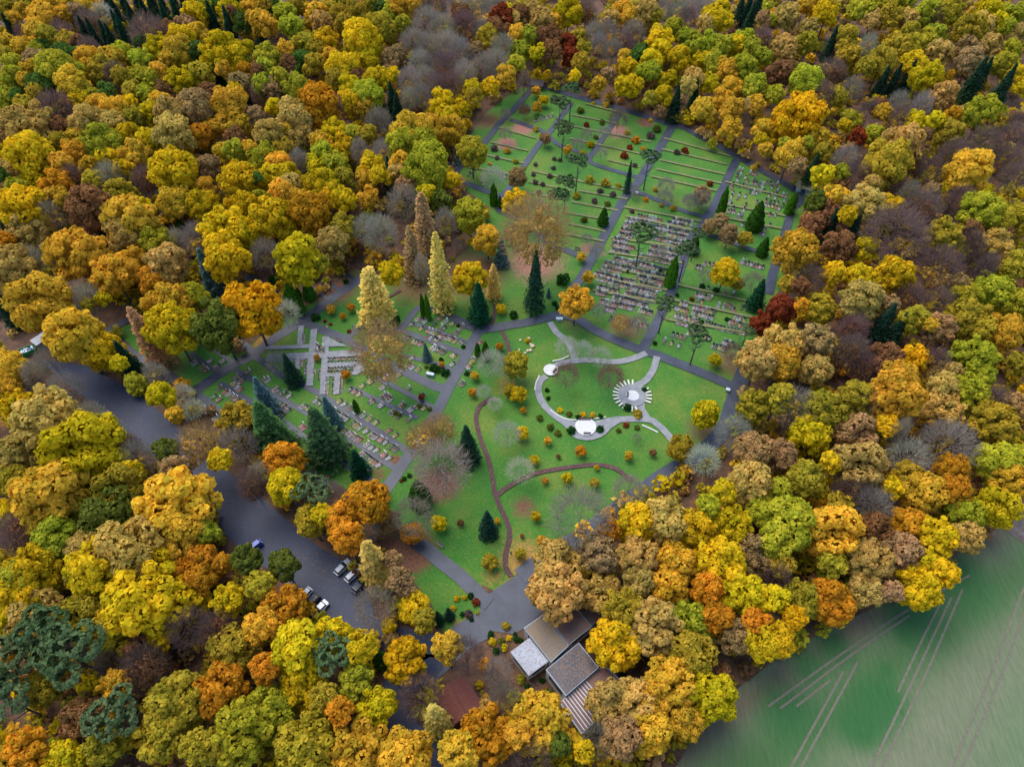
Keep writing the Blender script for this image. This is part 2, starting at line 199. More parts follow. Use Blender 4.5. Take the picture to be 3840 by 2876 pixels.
TREES='''
#0,0,2.304
30,60,150m 120,190,120g 20,170,100m 200,110,110g 240,30,160m 380,130,200g 440,50,180g 560,150,130g 600,40,150y 670,120,170t 770,60,180g 760,200,160k 880,130,150B 340,230,170g 330,285,180g 110,290,80s 220,310,130k 530,280,130k
950,60,120s 1010,130,120s 1090,80,110s 1150,170,110s 1200,60,110s 1260,130,120s 1330,60,110s 1340,170,110s 1420,90,120s 1440,190,110s 1510,50,110s 1530,140,120s 1600,60,110s 1670,30,110s 750,310,120s 820,330,130s 930,350,120s 1030,260,120s 1070,300,130s 980,380,110s
1290,300,240k 1470,290,140r 1620,240,180t 1690,130,190y 1710,310,150g 1590,340,210y 1370,400,210y 1540,440,220g 1880,40,160G 1990,110,190y 1850,220,150s 1990,260,150s 2100,200,150G 2020,160,70r 2150,100,120g 2190,200,90g 2110,30,120G 1780,80,120l
60,390,140g 220,410,190g 370,420,130G 530,460,170G 420,330,160m 600,370,170m 690,400,110r 780,440,140k 330,480,130l 640,500,110G 40,500,130m 110,570,160l 320,540,190t 270,620,130g 130,700,210l 490,610,270l 690,650,110l 350,760,230G 250,750,110g 640,740,250g 740,500,190g 960,510,200g 1060,470,180l 880,600,210m 770,590,120g 1220,520,160l 1240,420,100G 1010,660,160k 1060,700,130m 1210,660,200l 1320,710,150l 1160,810,160m 1290,820,170l 800,850,150l 930,830,140G 1390,660,130g 1460,560,120g 1700,470,150G 1580,540,160l 1730,640,200m 1560,690,220y 1920,440,320y 2150,460,100y 2090,560,150l 2120,640,130o 1910,720,130s 1940,640,110g 2080,730,200t 2110,450,80k 1430,810,160r 1810,820,130r 1700,930,260t 2000,900,250g 2050,810,120y 2130,860,120s 70,860,170l 170,870,90G 340,850,150m 480,940,230k 700,890,170y 240,930,180m 210,1050,400T
860,930,170g 1000,960,210g 1140,930,110y 1390,910,170g 1500,970,260T 1180,1030,160m 1320,1010,150y 760,1060,250T 980,1090,220T 510,1130,200r 1880,1080,200g 2050,1080,190g 1500,1150,270T 1730,1170,190o 2180,1040,120k 2040,1220,160r 690,1200,200g 540,1250,150m 70,1230,200r 1110,1180,200y 1290,1230,180y 880,1230,270l 250,1330,300y 330,1260,150g 20,1370,120y 650,1340,150g 550,1440,170g 1150,1330,230g 940,1380,200y 1090,1490,170y 780,1460,150g 960,1540,200b 130,1480,160T 330,1530,220y 480,1580,240o 650,1550,160k 830,1590,160m 1500,1480,330y 1620,1600,180m 1260,1560,180k 1340,1560,90r 1800,1450,180t 1930,1330,180g 2040,1330,160l 2170,1330,120g 2070,1560,270y 1780,1640,150g 2180,1590,100G 30,1560,110G 170,1640,170l 1660,1480,120m
#960,0,2.304
60,60,150g 60,200,190g 160,80,110G 250,110,180l 310,220,190l 350,50,150m 520,110,170g 570,210,170T 640,100,150m 730,30,140m 800,140,260m 880,40,160T 830,220,200m 1010,50,140m 1080,100,110G 1180,130,140l 1290,50,220g 1060,250,230m 1270,240,130l 900,330,260y 1130,360,90m 600,360,210y 470,370,200m 540,450,140m 40,310,140s 260,470,120g 360,420,110m 390,530,180G 100,500,220l 90,620,130l 290,600,110r 40,660,110r 510,570,170m 650,520,130g 760,590,230y 830,440,130m 980,400,200y 960,510,190y 1190,510,180t 1040,690,210y 840,660,200r 690,720,150m 810,770,160y 960,820,230l 360,770,210l 220,710,130m 70,760,160l 130,810,150t 250,850,130S 530,900,290o 160,960,120y 20,830,100k 340,1020,270T 20,1030,110t 120,1190,250T 790,910,150y 920,920,170g 1190,700,120y 1180,890,110s 1230,980,110s 700,960,130k 1060,1050,180b 680,1140,210y 380,1180,180T 280,1170,110g
1430,30,160k 1550,70,150k 1700,60,160b 1900,60,170b 2080,60,140b 1480,200,200b 1620,260,180b 1800,220,190k 1770,140,160r 2120,160,180R 2090,240,170r 1960,270,140b 1370,380,200b 1500,420,190b 1650,400,200b 1760,460,180b 1880,450,140t 2000,340,160m 2130,430,170b 1420,560,170b 1560,570,180k 1690,570,170k 1640,660,180k 1460,690,170b 1330,720,170b 1550,760,170k 1700,740,160k 1800,650,150b 1960,580,160b 2080,560,170b 2160,680,150g 1880,790,150y 1440,850,150b 2030,780,130y 1330,870,130b 1600,880,180y 1640,1020,180y 1680,1130,210g 1760,960,130y 1890,880,120m
1370,1120,330g 1480,1090,180g 1280,1240,260l 1420,1260,260l 1500,1370,260l 1250,1440,150g 1230,1530,150T 1430,1500,280l 1560,1540,200l 1700,1590,130y 1300,1640,150t 1000,1440,200y 950,1560,140g 1080,1560,150y 1110,1330,180b 1160,1540,90s 900,1320,120b 950,1190,160m 840,1190,140l 750,1260,190y 560,1260,150g 580,1340,150l 690,1420,190l 540,1450,200y 380,1420,140b 250,1310,190m 60,1370,230l 200,1440,190g 120,1540,200y 270,1520,180y 310,1620,180T 590,1600,250y 760,1560,150m 30,1610,90G 480,1640,130y
#1920,0,1.324
20,100,90T 100,60,80T 30,180,80g 90,190,80l 40,260,100l 20,340,80l 130,280,70y 280,60,120y 150,100,110T 210,120,70g 50,90,70r 190,200,90r 195,270,90r 280,220,80R 290,290,80R 150,200,70r 250,110,70m 330,200,70m 330,60,70k 370,70,80k 410,180,80b 470,170,80b 350,260,70m 340,330,80m 490,110,80T 550,50,90g 580,100,70g 660,70,120T 640,120,90T 700,100,70m 730,20,60g 750,60,80b 830,70,90b 900,40,80b 960,40,80b 870,100,80k 600,170,90b 560,230,90k 500,260,80b 430,230,70b 800,150,90l 730,200,110y 740,260,90y 870,190,90l 900,210,80l 960,130,80T 1000,90,110y 1050,110,80y 1040,50,70y 1130,60,70s 1170,50,70s 1220,40,70s 1180,110,60s 1240,120,60t 1240,210,70k 970,220,90l 1030,240,110l 1100,230,100y 1150,190,80l 1190,250,80l 1240,290,90l 640,270,70G 620,300,70G 690,310,90y 580,350,90y 555,300,60g 600,430,90y 550,450,80y 640,380,80l 690,370,90l 770,400,80y 750,480,80y 830,290,90y 880,260,80l 940,300,90y 1000,330,80l 900,400,90T 870,450,70T 980,420,90y 1060,360,90g 1150,340,120l 1200,440,100l 1090,440,90g 1040,500,100g 950,550,100g 1090,560,100g 1080,650,90g 1150,560,80b 1200,540,90g 1240,650,80g 1230,720,60y 1250,770,60g 480,390,60t 430,440,60g 310,410,50y 810,530,55s 900,500,55s 880,580,30B 680,510,60m 60,430,60k
#2880,0,1.324
90,80,110T 190,30,90g 200,140,80T 290,70,120y 370,30,70T 80,240,110T 20,120,50l 190,220,90m 310,230,70s 390,180,100m 400,280,100m 470,40,110l 550,20,70l 520,100,90T 600,80,100m 690,90,100T 790,60,110l 680,20,80l 830,100,70k 900,60,120m 1090,50,110y 960,20,80T 1220,60,100l 1000,150,120m 1060,120,100T 1140,120,70y 1180,150,70l 1240,170,90T 640,230,110m 770,200,110l 830,170,90l 700,170,70m 850,260,110T 990,230,90t 1100,220,100T 490,240,70b 560,310,120m 480,350,80m 720,320,110y 790,370,130y 620,420,80s 690,400,70s 560,430,70s 1000,310,120t 1010,430,110s 1060,390,80s 1160,450,100s 1160,320,100m 1240,380,90y 1200,260,80l 870,470,120T 1250,470,70y 60,370,110r 190,400,130l 150,440,80m 310,370,110k 330,400,60r 410,450,80b 340,490,80m 270,480,90k 30,490,80l 170,570,200Y 20,650,80Y 240,700,90g 410,600,90l 370,650,60y 520,680,100l 440,700,70R 500,560,80k 550,540,80r 560,580,70g 640,520,80b 650,600,90k 720,620,80y 820,620,80y 760,530,80b 1070,560,150l 1110,620,120m 910,590,70o 900,660,120m 650,720,200T 590,800,180m 380,800,100b 480,830,90k 720,830,100k 800,860,90k 920,770,110k 1070,710,130k 1200,690,110k 1230,640,90k 1190,790,120k 1000,860,190g 1220,880,100k 270,890,100y 350,890,70l 210,870,50s 110,760,120g 70,750,50l 180,750,50l 260,780,70m 440,890,90k 540,910,90m 520,850,70t 620,930,80k 140,850,80t 350,930,80r 500,940,80T
#0,719,1.324
120,80,180y 10,110,60s 130,190,150T 260,130,100b 290,50,150g 450,90,200r 600,20,140m 820,80,75S 880,50,140g 1010,60,140y 640,120,200g 620,200,160T 700,100,120y 520,220,70s 370,290,230g 560,400,180g 660,340,130g 780,250,150l 820,360,180T 980,240,120b 890,250,70b 900,180,45C 1120,180,220y 1130,330,200y 1220,220,150y 1200,80,150y 30,270,130o 60,370,200T 190,550,230g 40,590,110s 170,350,90b 440,540,110b 460,590,60m 530,565,60y 630,580,40b 780,450,150o 820,560,190g 850,670,210y 960,530,130l 1080,640,220M 1050,430,140S 1250,580,230Y 370,720,230g 520,790,160y 740,740,130K 640,850,120s 620,890,70y 50,880,140g 250,850,100b 190,920,100b 330,580,50s 780,920,90b
#960,719,1.324
70,130,180y 20,60,120l 270,90,180o 220,40,120g 130,20,100g 440,60,100y 340,40,100y 560,40,90g 740,60,140b 850,40,80y 920,60,100M 1060,110,140l 1150,230,120g 1220,310,80S 1260,200,60t 550,190,110b 620,210,130b 200,330,210y 380,250,140T 440,180,130m 50,320,120b 330,390,70m 610,510,180L265 670,410,100y 780,330,110K 840,200,130K 930,390,120L370 825,390,60b 1060,420,150y 1180,460,75L 940,160,90b 1000,260,50b 1110,550,105f195 835,570,20c110 858,575,22c115 1215,575,45y 180,540,90C 205,500,32C 260,495,60C 140,610,120B 620,790,230A 845,800,55S 370,580,40g 430,615,28o 470,570,38o 300,820,28o 445,905,40o 920,855,25o 110,850,100b 170,890,100s 1140,800,30c 1100,790,22c 1170,850,110B 1230,870,90B 1085,910,40g 1210,765,35o
#1920,719,1.324
20,50,120y 120,200,260A 110,440,110s295 230,60,90p 130,70,60b 182,505,28S 320,540,150g 343,320,40g 380,420,55g 420,290,70b 372,235,50b 455,130,50C 640,240,110p 860,320,95p 915,240,65p 905,270,55C 795,410,42c 730,310,60b 755,590,85p 920,740,100p 430,590,65b 540,650,80A 630,660,85b 1010,830,58y 1100,800,90k 1160,720,55p 1060,390,120y 1120,450,60m 960,420,60b 1200,450,90b 1220,520,85f 1250,280,55C 1215,130,80C 1040,140,75t 980,170,65t 1080,210,90t 1160,230,65m 890,50,70b 940,40,80b 760,30,70b 610,20,30b 270,770,90B 350,790,90B 440,820,90B 270,910,105V 490,920,110V 20,850,110m 1250,640,110R 1230,830,180T
#2880,719,1.324
330,40,110g 290,110,110r 380,150,80y 480,60,170T 610,70,110y 210,180,110r 140,290,170g 230,70,80M 300,190,45s 410,220,40s 350,270,140r 480,290,100y 640,210,230k 760,90,150k 740,180,40l 880,210,150m 850,380,170k 1060,90,170l 1130,140,120m 1240,130,110m 950,60,120k 800,30,80t 690,30,80b 1000,270,120k 1130,260,140T 1000,210,80r 1220,380,110m 1080,380,80k 620,410,170y 460,430,120y 320,420,100y 90,480,80m 210,440,110k 150,500,80r 60,590,120R 150,610,60o 260,580,140m 460,550,180T 590,580,90t 690,540,130k 840,560,130k 710,650,110m 780,700,60g 840,680,150t 560,680,130s 620,720,120s 420,690,110k 410,800,130k 240,740,150t 80,740,170T 60,850,150g 240,890,130T 570,830,160r 720,840,130Y 820,860,110k 640,920,150g 880,910,120T 480,880,110k 1030,820,190l 1000,620,180m 960,520,120m 1120,500,150l 1230,560,120l 1060,700,110m 1160,700,150g 1240,710,90g 1240,870,110m 1040,930,120l 930,480,70t
#0,1438,1.324
30,30,130g 80,110,160y 220,150,260T 100,320,180T 400,320,300y 460,430,150y 230,540,310g 30,640,70y 300,770,200l 590,520,200m 660,470,130y 560,650,220M 850,590,330g 920,700,220g 890,830,160g 1040,760,100l 450,620,150m 650,820,260T 440,830,160T 480,910,250y 160,920,220y 30,900,80g 800,920,170y 980,910,200o 90,740,150k 80,830,160k 330,30,120b 460,170,110b 540,230,100b 640,320,100k 690,370,120b 840,350,100M 810,80,110y 885,185,70g 900,60,100B 960,130,90B 990,310,180A 1180,180,180m 1180,310,150b 1110,400,100y 690,20,80l 1255,510,110k 890,450,130t 1235,890,130M 1120,910,80o 60,480,150m
#960,1438,1.324
40,75,125S 70,240,200D 330,270,200D 365,150,105S 505,400,95f 180,180,38h 140,390,180o 160,520,150y 30,470,110b 290,560,150p 280,690,130m 400,560,80b 560,590,180o 430,690,150o 460,780,150o 340,680,90y 550,730,105B 780,660,160b 770,740,95o 660,680,100t 810,550,105C 910,230,140A 830,280,150A 920,420,220b 1050,310,130s 1150,700,105s 1198,680,30g 905,690,70y 1015,690,32r 1160,880,70m 590,910,160L 690,900,80t 495,115,22c 1075,40,38o 890,60,46h 820,65,28R 1130,40,60B 1185,100,60B 1245,250,110B 140,910,130M 1265,30,60m
#1920,1438,1.324
30,50,70y 50,240,58y 55,130,28o 178,282,36g 342,330,48o 110,375,45y 275,465,50y 165,480,30o 420,415,24y 410,490,45m 230,360,20r 620,270,40b 700,340,34r 580,355,40g 120,657,44y 150,780,50g 50,755,20r 40,840,50m 40,430,110B 960,140,130y 840,310,110m 950,380,130B 340,670,240b 580,530,130b 1200,110,150m 1100,250,130b 1200,340,150t 610,700,190y 760,680,220T 480,640,60g 900,740,200y 960,630,100l 1090,700,190y 1180,500,200T 1230,640,130l 430,850,170t 230,900,200T 620,860,180T 800,880,190g 1030,890,220y 1200,850,180t 480,750,100o 1040,560,100y
#2880,1438,1.324
50,80,140m 130,120,170b 280,130,190m 220,240,170y 430,80,150m 490,110,110b 440,250,170t 640,50,230g 620,150,130g 880,130,170T 860,30,130T 1000,40,160l 1130,190,190m 1230,130,120t 1110,100,120k 1260,70,70Y 580,230,100y 640,250,70b 890,310,200b 700,370,160B 450,410,210T 60,360,150t 190,480,170m 290,420,90y 420,550,150k 690,470,130m 900,430,130o 770,550,170g 600,540,90y 1130,390,180l 1230,380,100l 1200,480,160g 1130,620,160y 970,640,170l 900,540,150o 510,620,150b 520,740,140r 320,740,230g 100,700,230l 40,540,110l 40,810,130l 690,710,150o 640,840,200t 830,760,180y 760,890,150y 500,880,190T 310,910,120l 980,770,140T 60,920,100m 340,620,110m
#0,2157,1.324
110,30,170l 90,120,200y 190,200,210T 40,230,110y 420,20,120m 700,110,320y 900,110,210y 800,280,160y 420,200,200m 1000,40,130o 560,290,220m 240,310,230p 370,400,250p 80,450,220p 60,630,200p 590,720,210p 290,460,120o 130,370,100g 590,560,130g 230,560,160m 1090,570,230o 880,640,260m 940,260,160k 1080,280,150k 1140,130,150y 1150,360,200m 1200,770,270l 1110,840,170m 800,800,200m 530,850,170m 150,870,180o 320,920,170y 420,720,170r 720,460,170k 1000,860,150m 560,440,110k 680,370,150r
#960,2157,1.324
30,60,120m 140,150,190o 40,260,150g 200,370,250y 230,560,200y 60,480,130o 60,680,230l 380,310,170y 390,400,165p 530,370,130y 615,415,80C 740,420,200Y 590,160,160b 790,170,140y 720,50,110t 840,240,100m 905,210,65s 957,190,60s 950,370,130g 1040,400,140k 500,530,160l 600,650,170y 430,690,110o 510,850,250g 250,830,260m 740,910,230g 820,600,170k 895,720,145L 1140,440,60o 1200,480,110b 1230,600,110b 1200,650,70h 1150,790,240o 1010,880,170g 440,225,55h 660,250,70y 350,620,130m
#1920,2157,1.324
230,70,240T 450,90,190T 770,40,180g 620,40,130T 550,170,170m 700,250,240T 510,340,220y 880,230,200l 960,80,150o 1010,220,150o 1160,100,200y 1110,310,150t 1200,250,110o 1230,350,140y 900,400,180m 800,520,230g 980,590,220y 620,620,200T 480,640,190T 680,770,200g 540,810,170t 860,740,150g 130,720,250g 40,810,120g 230,850,100M 350,880,90y 430,820,130b 100,900,160k 700,620,150g
#2880,2157,1.324
20,140,110y 30,330,140y 110,240,95Y 150,120,170m 310,130,200o 490,70,150T 740,50,190y 850,10,110y 40,20,100k 590,100,90t
#1600,250,1.4747
800,165,85p 735,240,90p 755,380,90p 835,560,90p 770,680,90p 1225,540,95p 1105,610,50s175 1060,290,90k 985,370,70b 885,380,60b 835,430,60b 655,390,60t 540,240,60k 610,220,50g 645,180,50y 605,130,45g 435,260,50b 435,370,60b 965,480,60b 1325,660,80b 1455,740,70b 1520,700,90t 1155,680,45b 780,455,46g 500,605,95t 250,465,145m 370,620,110B 370,720,32c 405,755,18c 1620,750,34c150 2000,755,40c110 2110,730,36c100 1580,420,50l
'''
SHRUBS='''
#1600,250,1.4747
375,455,40k 445,470,40m 390,505,26k 490,525,34m 605,350,34m 600,540,26k 700,560,28k 705,510,26k 735,515,24k 590,595,26k 680,605,30k 600,640,32k 640,650,28k 620,700,34k 740,610,26k 885,325,34R 970,310,34M 935,390,32M 905,435,44y 860,480,38y 1270,350,48M 1240,385,46k 1155,410,46o 1110,365,28m 1095,495,46R 1125,450,36R 1200,465,40o 1150,545,30k 1430,470,44R 1385,475,36k 1810,565,40g 830,720,44m 930,745,36k 960,690,38k 1030,710,38k 900,630,50m 990,650,54m 1060,660,34m 1000,760,34M 870,850,40M 1135,800,28k 1210,735,30o 1365,785,38m 1265,680,30o 1300,765,28m 1565,650,36R 1400,300,24y 1240,295,24y 990,215,36g 920,205,26y 850,245,40M 350,535,24g 285,535,18o 540,560,22m 1715,440,34l
#960,719,1.324
295,625,46H 890,880,55H 940,898,42H 685,645,62H 95,445,60H 445,445,28H 945,598,22H 1005,663,22H 1030,768,22H 845,868,20M 460,690,22R 370,655,18R 340,640,20R 920,830,24H 1045,900,26H 1060,860,18y 1075,845,16y
#1920,719,1.324
250,440,65H 210,555,30H 228,577,24H 10,615,45H 710,750,22H 75,740,30y 820,510,24H 893,532,26R 945,645,22H 1068,630,24H 740,390,20H 575,395,18H 545,435,16H 1010,490,34H 945,470,30H
#1920,1438,1.324
440,228,40H 295,235,44H 655,30,30H 575,120,40H 625,155,50m 140,170,36M 190,215,40M 230,245,36M 240,130,30y 350,155,36y 400,155,34g 285,150,30M 330,165,30H 440,160,28H 175,30,24H 180,70,24H 530,230,26M 565,205,30R 620,215,30M
#960,2157,1.324
998,115,32y 1035,108,30y 1068,100,34H 1093,130,40R 977,160,30y 1058,190,44k 1098,183,20l 1025,190,26H 1070,218,24H 1165,292,36H 1175,330,38y 1218,325,36M 1235,357,38y 1195,375,36H 1255,310,28y 1110,540,40y 1240,250,44m
#1920,2157,1.324
20,315,36H 45,320,24H 15,290,24H 175,585,52M 45,515,46l 75,550,30H 200,185,34H 180,195,26H 215,178,24H 545,500,40H 150,520,30H 160,605,28M
#960,1438,1.324
810,105,26M 860,125,24M 710,155,24M 690,145,22M 735,470,24H 760,455,24H 720,480,18R
'''
# ---------------- foliage prototypes (unit size)
def quads(p,nrm,sz,asp=1.0):
    n=len(p); t=rng.normal(size=(n,3)); t-=(t*nrm).sum(1,keepdims=True)*nrm; t/=np.linalg.norm(t,axis=1,keepdims=True)+1e-9; bt=np.cross(nrm,t); s=np.asarray(sz).reshape(-1,1)*np.ones((n,1))
    V=np.stack([p-t*s-bt*s*asp,p+t*s-bt*s*asp*.7,p+t*s*.8+bt*s*asp,p-t*s*.9+bt*s*asp*.8],1); return V.reshape(-1,3),np.arange(4*n).reshape(-1,4)
def unit(n):
    d=rng.normal(size=(n,3)); return d/np.linalg.norm(d,axis=1,keepdims=True)
def crown(n,nb,br,leaf,zlo=-.65,flat=1.0,open_=0):
    d=unit(nb*3); d=d[d[:,2]>zlo][:nb]; c=d*rng.uniform(.5,.84,(len(d),1)); c[:,2]*=flat; r=rng.uniform(*br,len(d)); tone=rng.uniform(0,1,len(d))
    if not open_: c=np.r_[c,[[0,0,0]]]; r=np.r_[r,.55]; tone=np.r_[tone,.2]
    k=rng.choice(len(c),n*3,p=r**2/np.sum(r**2)); u=unit(n*3); p=c[k]+u*(r[k]*rng.uniform(.8,1.1,n*3))[:,None]*np.array([1,1,.8 if flat==1 else .5])
    dist=np.linalg.norm(p[:,None]-c[None],axis=2)/r[None]; ok=(dist.min(1)>.72)&(u[:,2]>-.75); p=p[ok][:n]; k=k[ok][:n]; u=u[ok][:n]
    nr=u+rng.normal(size=u.shape)*.45+np.array([0,0,.25]); nr/=np.linalg.norm(nr,axis=1,keepdims=True)
    V,Fc=quads(p,nr,leaf*rng.uniform(.6,1.35,len(p))); var=np.clip(.5*tone[k]+rng.uniform(0,.5,len(p)),0,1); return V,Fc,np.repeat(var,4)
def conifer(levels,nb,per,droop,prof=.9,leaf=.09,wid=.2):
    P_=[];N_=[]
    for l in range(levels):
        h=(l+.3)/levels; L=(1-h)**prof+.02
        for b in range(nb):
            a=2*PI*b/nb+l*2.4+rng.normal()*.15; Lb=L*rng.uniform(.75,1.12); t=rng.uniform(.12,1,per); o=rng.normal(size=per)*wid*L*(1-t*.5)
            P_.append(np.c_[np.cos(a)*t*Lb-np.sin(a)*o,np.sin(a)*t*Lb+np.cos(a)*o,h+(-droop*t*t*L*.22+.02*rng.normal(size=per))]); N_.append(np.tile([np.cos(a)*.35,np.sin(a)*.35,1],(per,1)))
    p=np.concatenate(P_); nr=np.concatenate(N_)+rng.normal(size=p.shape)*.3; nr/=np.linalg.norm(nr,axis=1,keepdims=True); V,Fc=quads(p,nr,leaf*rng.uniform(.6,1.2,len(p)),.55); V[:,2]=p.repeat(4,0)[:,2]+(V[:,2]-p.repeat(4,0)[:,2])*.22
    return V,Fc,np.repeat(rng.uniform(0,1,len(p)),4)
def cone(n,leaf,prof):
    h=rng.uniform(0,1,n)**1.25; a=rng.uniform(0,2*PI,n); r=np.array([prof(q) for q in h])*rng.uniform(.8,1.08,n)*(1+.1*np.sin(a*5+h*21)); p=np.c_[np.cos(a)*r,np.sin(a)*r,h]
    nr=np.c_[np.cos(a),np.sin(a),np.full(n,.45)]+rng.normal(size=(n,3))*.35; nr/=np.linalg.norm(nr,axis=1,keepdims=True); V,Fc=quads(p,nr,leaf*rng.uniform(.6,1.3,n)); q=p.repeat(4,0)[:,2]; V[:,2]=q+(V[:,2]-q)*.4; return V,Fc,np.repeat(rng.uniform(0,1,n),4)
def twigs(n,ln,wd):
    d=unit(n*2); d=d[d[:,2]>-.35][:n]; p=d*rng.uniform(.55,1,(len(d),1)); u=d+rng.normal(size=d.shape)*.5+np.array([0,0,.3]); u/=np.linalg.norm(u,axis=1,keepdims=True); s=np.cross(u,unit(len(d))); s/=np.linalg.norm(s,axis=1,keepdims=True); L=ln*rng.uniform(.5,1.2,(len(d),1))
    V=np.stack([p-s*wd,p+s*wd,p+u*L+s*wd*.3,p+u*L-s*wd*.3],1).reshape(-1,3); return V,np.arange(len(V)).reshape(-1,4),np.repeat(rng.uniform(.2,1,len(d)),4)
def branches(depthn,spread,kids,seed):
    r=random.Random(seed); g=G()
    def rec(p,d,L,rad,k):
        q=p+d*L; g.tube(p,q,rad,rad*.62,(.1,.1,.1),4 if k>1 else 3)
        if k==0: return
        for i in range(kids if k<depthn else 6):
            u=d.orthogonal().normalized(); u.rotate(__import__('mathutils').Quaternion(d,r.uniform(0,2*PI))); nd=(d+u*spread*r.uniform(.6,1.3)+Vector((0,0,.18))).normalized(); rec(p+d*L*(r.uniform(.55,1)),nd,L*r.uniform(.55,.8),rad*.55,k-1)
    rec(Vector((0,0,0)),Vector((0,0,1)),.36,.017,depthn); return g.mesh('limbs',TWIG)
def pm(n,a,m=LEAF): return rawmesh(n,a[0],a[1],m,None,a[2])
PL=[pm('leaf_crown',crown(5200,nb,br,.05)) for nb,br in ((80,(.14,.26)),(95,(.12,.24)),(60,(.17,.32)),(110,(.1,.21)),(75,(.13,.3)),(70,(.15,.26)))]
PLO=[crown(1300,40,(.2,.34),.092),crown(1300,55,(.17,.3),.092),crown(1300,32,(.22,.38),.092),crown(1300,60,(.15,.28),.092)]
PTH=[pm('thin_crown',crown(1100,46,(.14,.26),.045,-.5,1,1)) for _ in range(3)]
PSP=[pm('spruce_crown',conifer(24,10,11,1.0)) for _ in range(3)]; PLA=[pm('larch_crown',conifer(18,9,13,.9,.55,.1,.2)) for _ in range(3)]; PFI=[pm('fir_crown',conifer(20,11,13,.3,.8,.1)) for _ in range(2)]
PPI=[pm('pine_crown',crown(2600,20,(.2,.36),.05,-.4,.75,1)) for _ in range(3)]
PCO=[pm('cypress_crown',cone(2200,.075,lambda h:min(1,3.2*h+.62)*(1-h)**.62)) for _ in range(2)]; PCL=[pm('column_crown',cone(1500,.2,lambda h:min(1,4*h+.7)*(1-h**4)))]
PTW=[pm('twig_crown',twigs(1900,.3,.0075),LEAF) for _ in range(3)]
PBR=[branches(5,.62,3,s) for s in range(4)]
def trunkmesh(s):
    r=random.Random(s); g=G(); c=(.1,.1,.1); g.tube((0,0,0),(.01,.0,.55),.021,.013,c,7); g.tube((.01,0,.55),(0,.02,.9),.013,.004,c,6)
    for i in range(6): a=i*1.05+r.random(); h=r.uniform(.35,.6); g.tube((.005,0,h),(.2*math.cos(a),.2*math.sin(a),h+r.uniform(.12,.3)),.009,.003,c,5)
    return g.mesh('trunk',BARK)
TRK=[trunkmesh(i) for i in range(3)]
CO=dict(y=(.68,.48,.015),g=(.7,.42,.035),m=(.46,.34,.03),l=(.45,.42,.03),G=(.1,.17,.03),o=(.64,.29,.02),T=(.58,.38,.09),t=(.42,.26,.1),r=(.28,.13,.05),R=(.27,.055,.02),Y=(.72,.4,.012),M=(.15,.17,.025),s=(.03,.075,.04),p=(.13,.19,.075),S=(.11,.19,.17),C=(.05,.15,.015),c=(.08,.2,.015),f=(.02,.09,.04),D=(.09,.18,.06),L=(.75,.52,.12),K=(.5,.29,.12),b=(.27,.24,.19),B=(.42,.43,.33),k=(.17,.11,.1),V=(.23,.11,.1),A=(.34,.22,.1),H=(.025,.085,.015))
NM=dict(y=('bright_yellow','bright yellow broadleaf tree'),g=('','golden orange-yellow broadleaf tree'),m=('','mustard olive broadleaf tree'),l=('','lime yellow-green broadleaf tree'),G=('','green broadleaf tree'),o=('','orange broadleaf tree'),T=('','sandy gold broadleaf tree'),t=('','tan-brown broadleaf tree'),r=('','rust-brown broadleaf tree'),R=('','deep red-brown tree'),Y=('','vivid golden yellow tree'),M=('','dark olive tree'),s=('','dark green spruce'),p=('','blue-green pine'),S=('','silvery blue-green spruce'),C=('','fresh green cypress'),c=('','narrow green columnar cypress'),f=('','deep green pointed fir'),D=('','light green broad fir'),L=('','pale gold larch'),K=('','tan-gold larch'),b=('','bare grey-brown tree'),B=('','bare pale-barked birch'),k=('','bare violet-brown tree'),V=('','purple-brown twiggy tree'),A=('','half-bare orange-leaved tree'))
LEAFY='ygmlGoTtrRYM'; BARE='bBkVA'; CON='spSCcfDLK'
LM={'blue parked car':(952,2052),'white sedan in the car park':(1198,2283),'silver estate car':(1285,2127),'red gabled house':(1740,2620),'corrugated chapel roof':(2230,2620),'long upper chapel roof':(2140,2330),'round white gravel plaza':(2197,1610),'star-shaped stone ring':(2372,1490),'urn garden':(1180,1390),'twin columnar cypresses':(1600,1150),'green waste container':(100,1335),'roofed shelter at the top right path':(3040,720),'top corner of the lawn':(2020,340),'ploughed soil corner':(3810,1930),'dark green track patch in the field':(3300,2610),'vivid golden maple by the avenue':(940,1150),'tall drooping spruce':(2003,1050),'deep red beech':(2865,1200),'upper left dark spruce stand':(560,80),"photo's top left corner":(0,0),"photo's top right corner":(3840,0),"photo's bottom left corner":(0,2876),"middle of photo's left edge":(0,900),"middle of photo's right edge":(3840,1300),"middle of photo's top edge":(1500,0),'forecourt benches':(1995,2240),'pine lawn':(2450,560),'oval stone circle':(1970,1320),'far end of the car park':(220,1400),'junction of mulch paths':(1865,1850),'golden maple above the right slope':(3010,430),"photo's right edge, high":(3840,600),'left narrow road':(170,960),'grey bare grove at the top':(1700,250),'field edge':(2900,2330),'dense grave block':(2420,1000)}
used={}
def place(px,py,what,cat=''):
    best=min(LM.items(),key=lambda kv:(kv[1][0]-px)**2+(kv[1][1]-py)**2); dx,dy=px-best[1][0],py-best[1][1]
    d=('left of' if dx<0 else 'right of') if abs(dx)>abs(dy) else ('above' if dy<0 else 'below')
    if dx*dx+dy*dy<70**2: d='close to'
    k=(what,d,best[0]); used[k]=used.get(k,0)+1; i=used[k]; ordn=['','second ','third ','fourth ','fifth ','sixth ','seventh ','eighth ','ninth ','tenth ','eleventh ','twelfth ']
    return f"{ordn[i-1] if i<=12 else str(i)+'th '}{what} {'in sequence ' if False else ''}{d} the {best[0]}".replace('the photo','photo').replace('the middle of photo','the middle of photo')
ALL=[]
cur=None
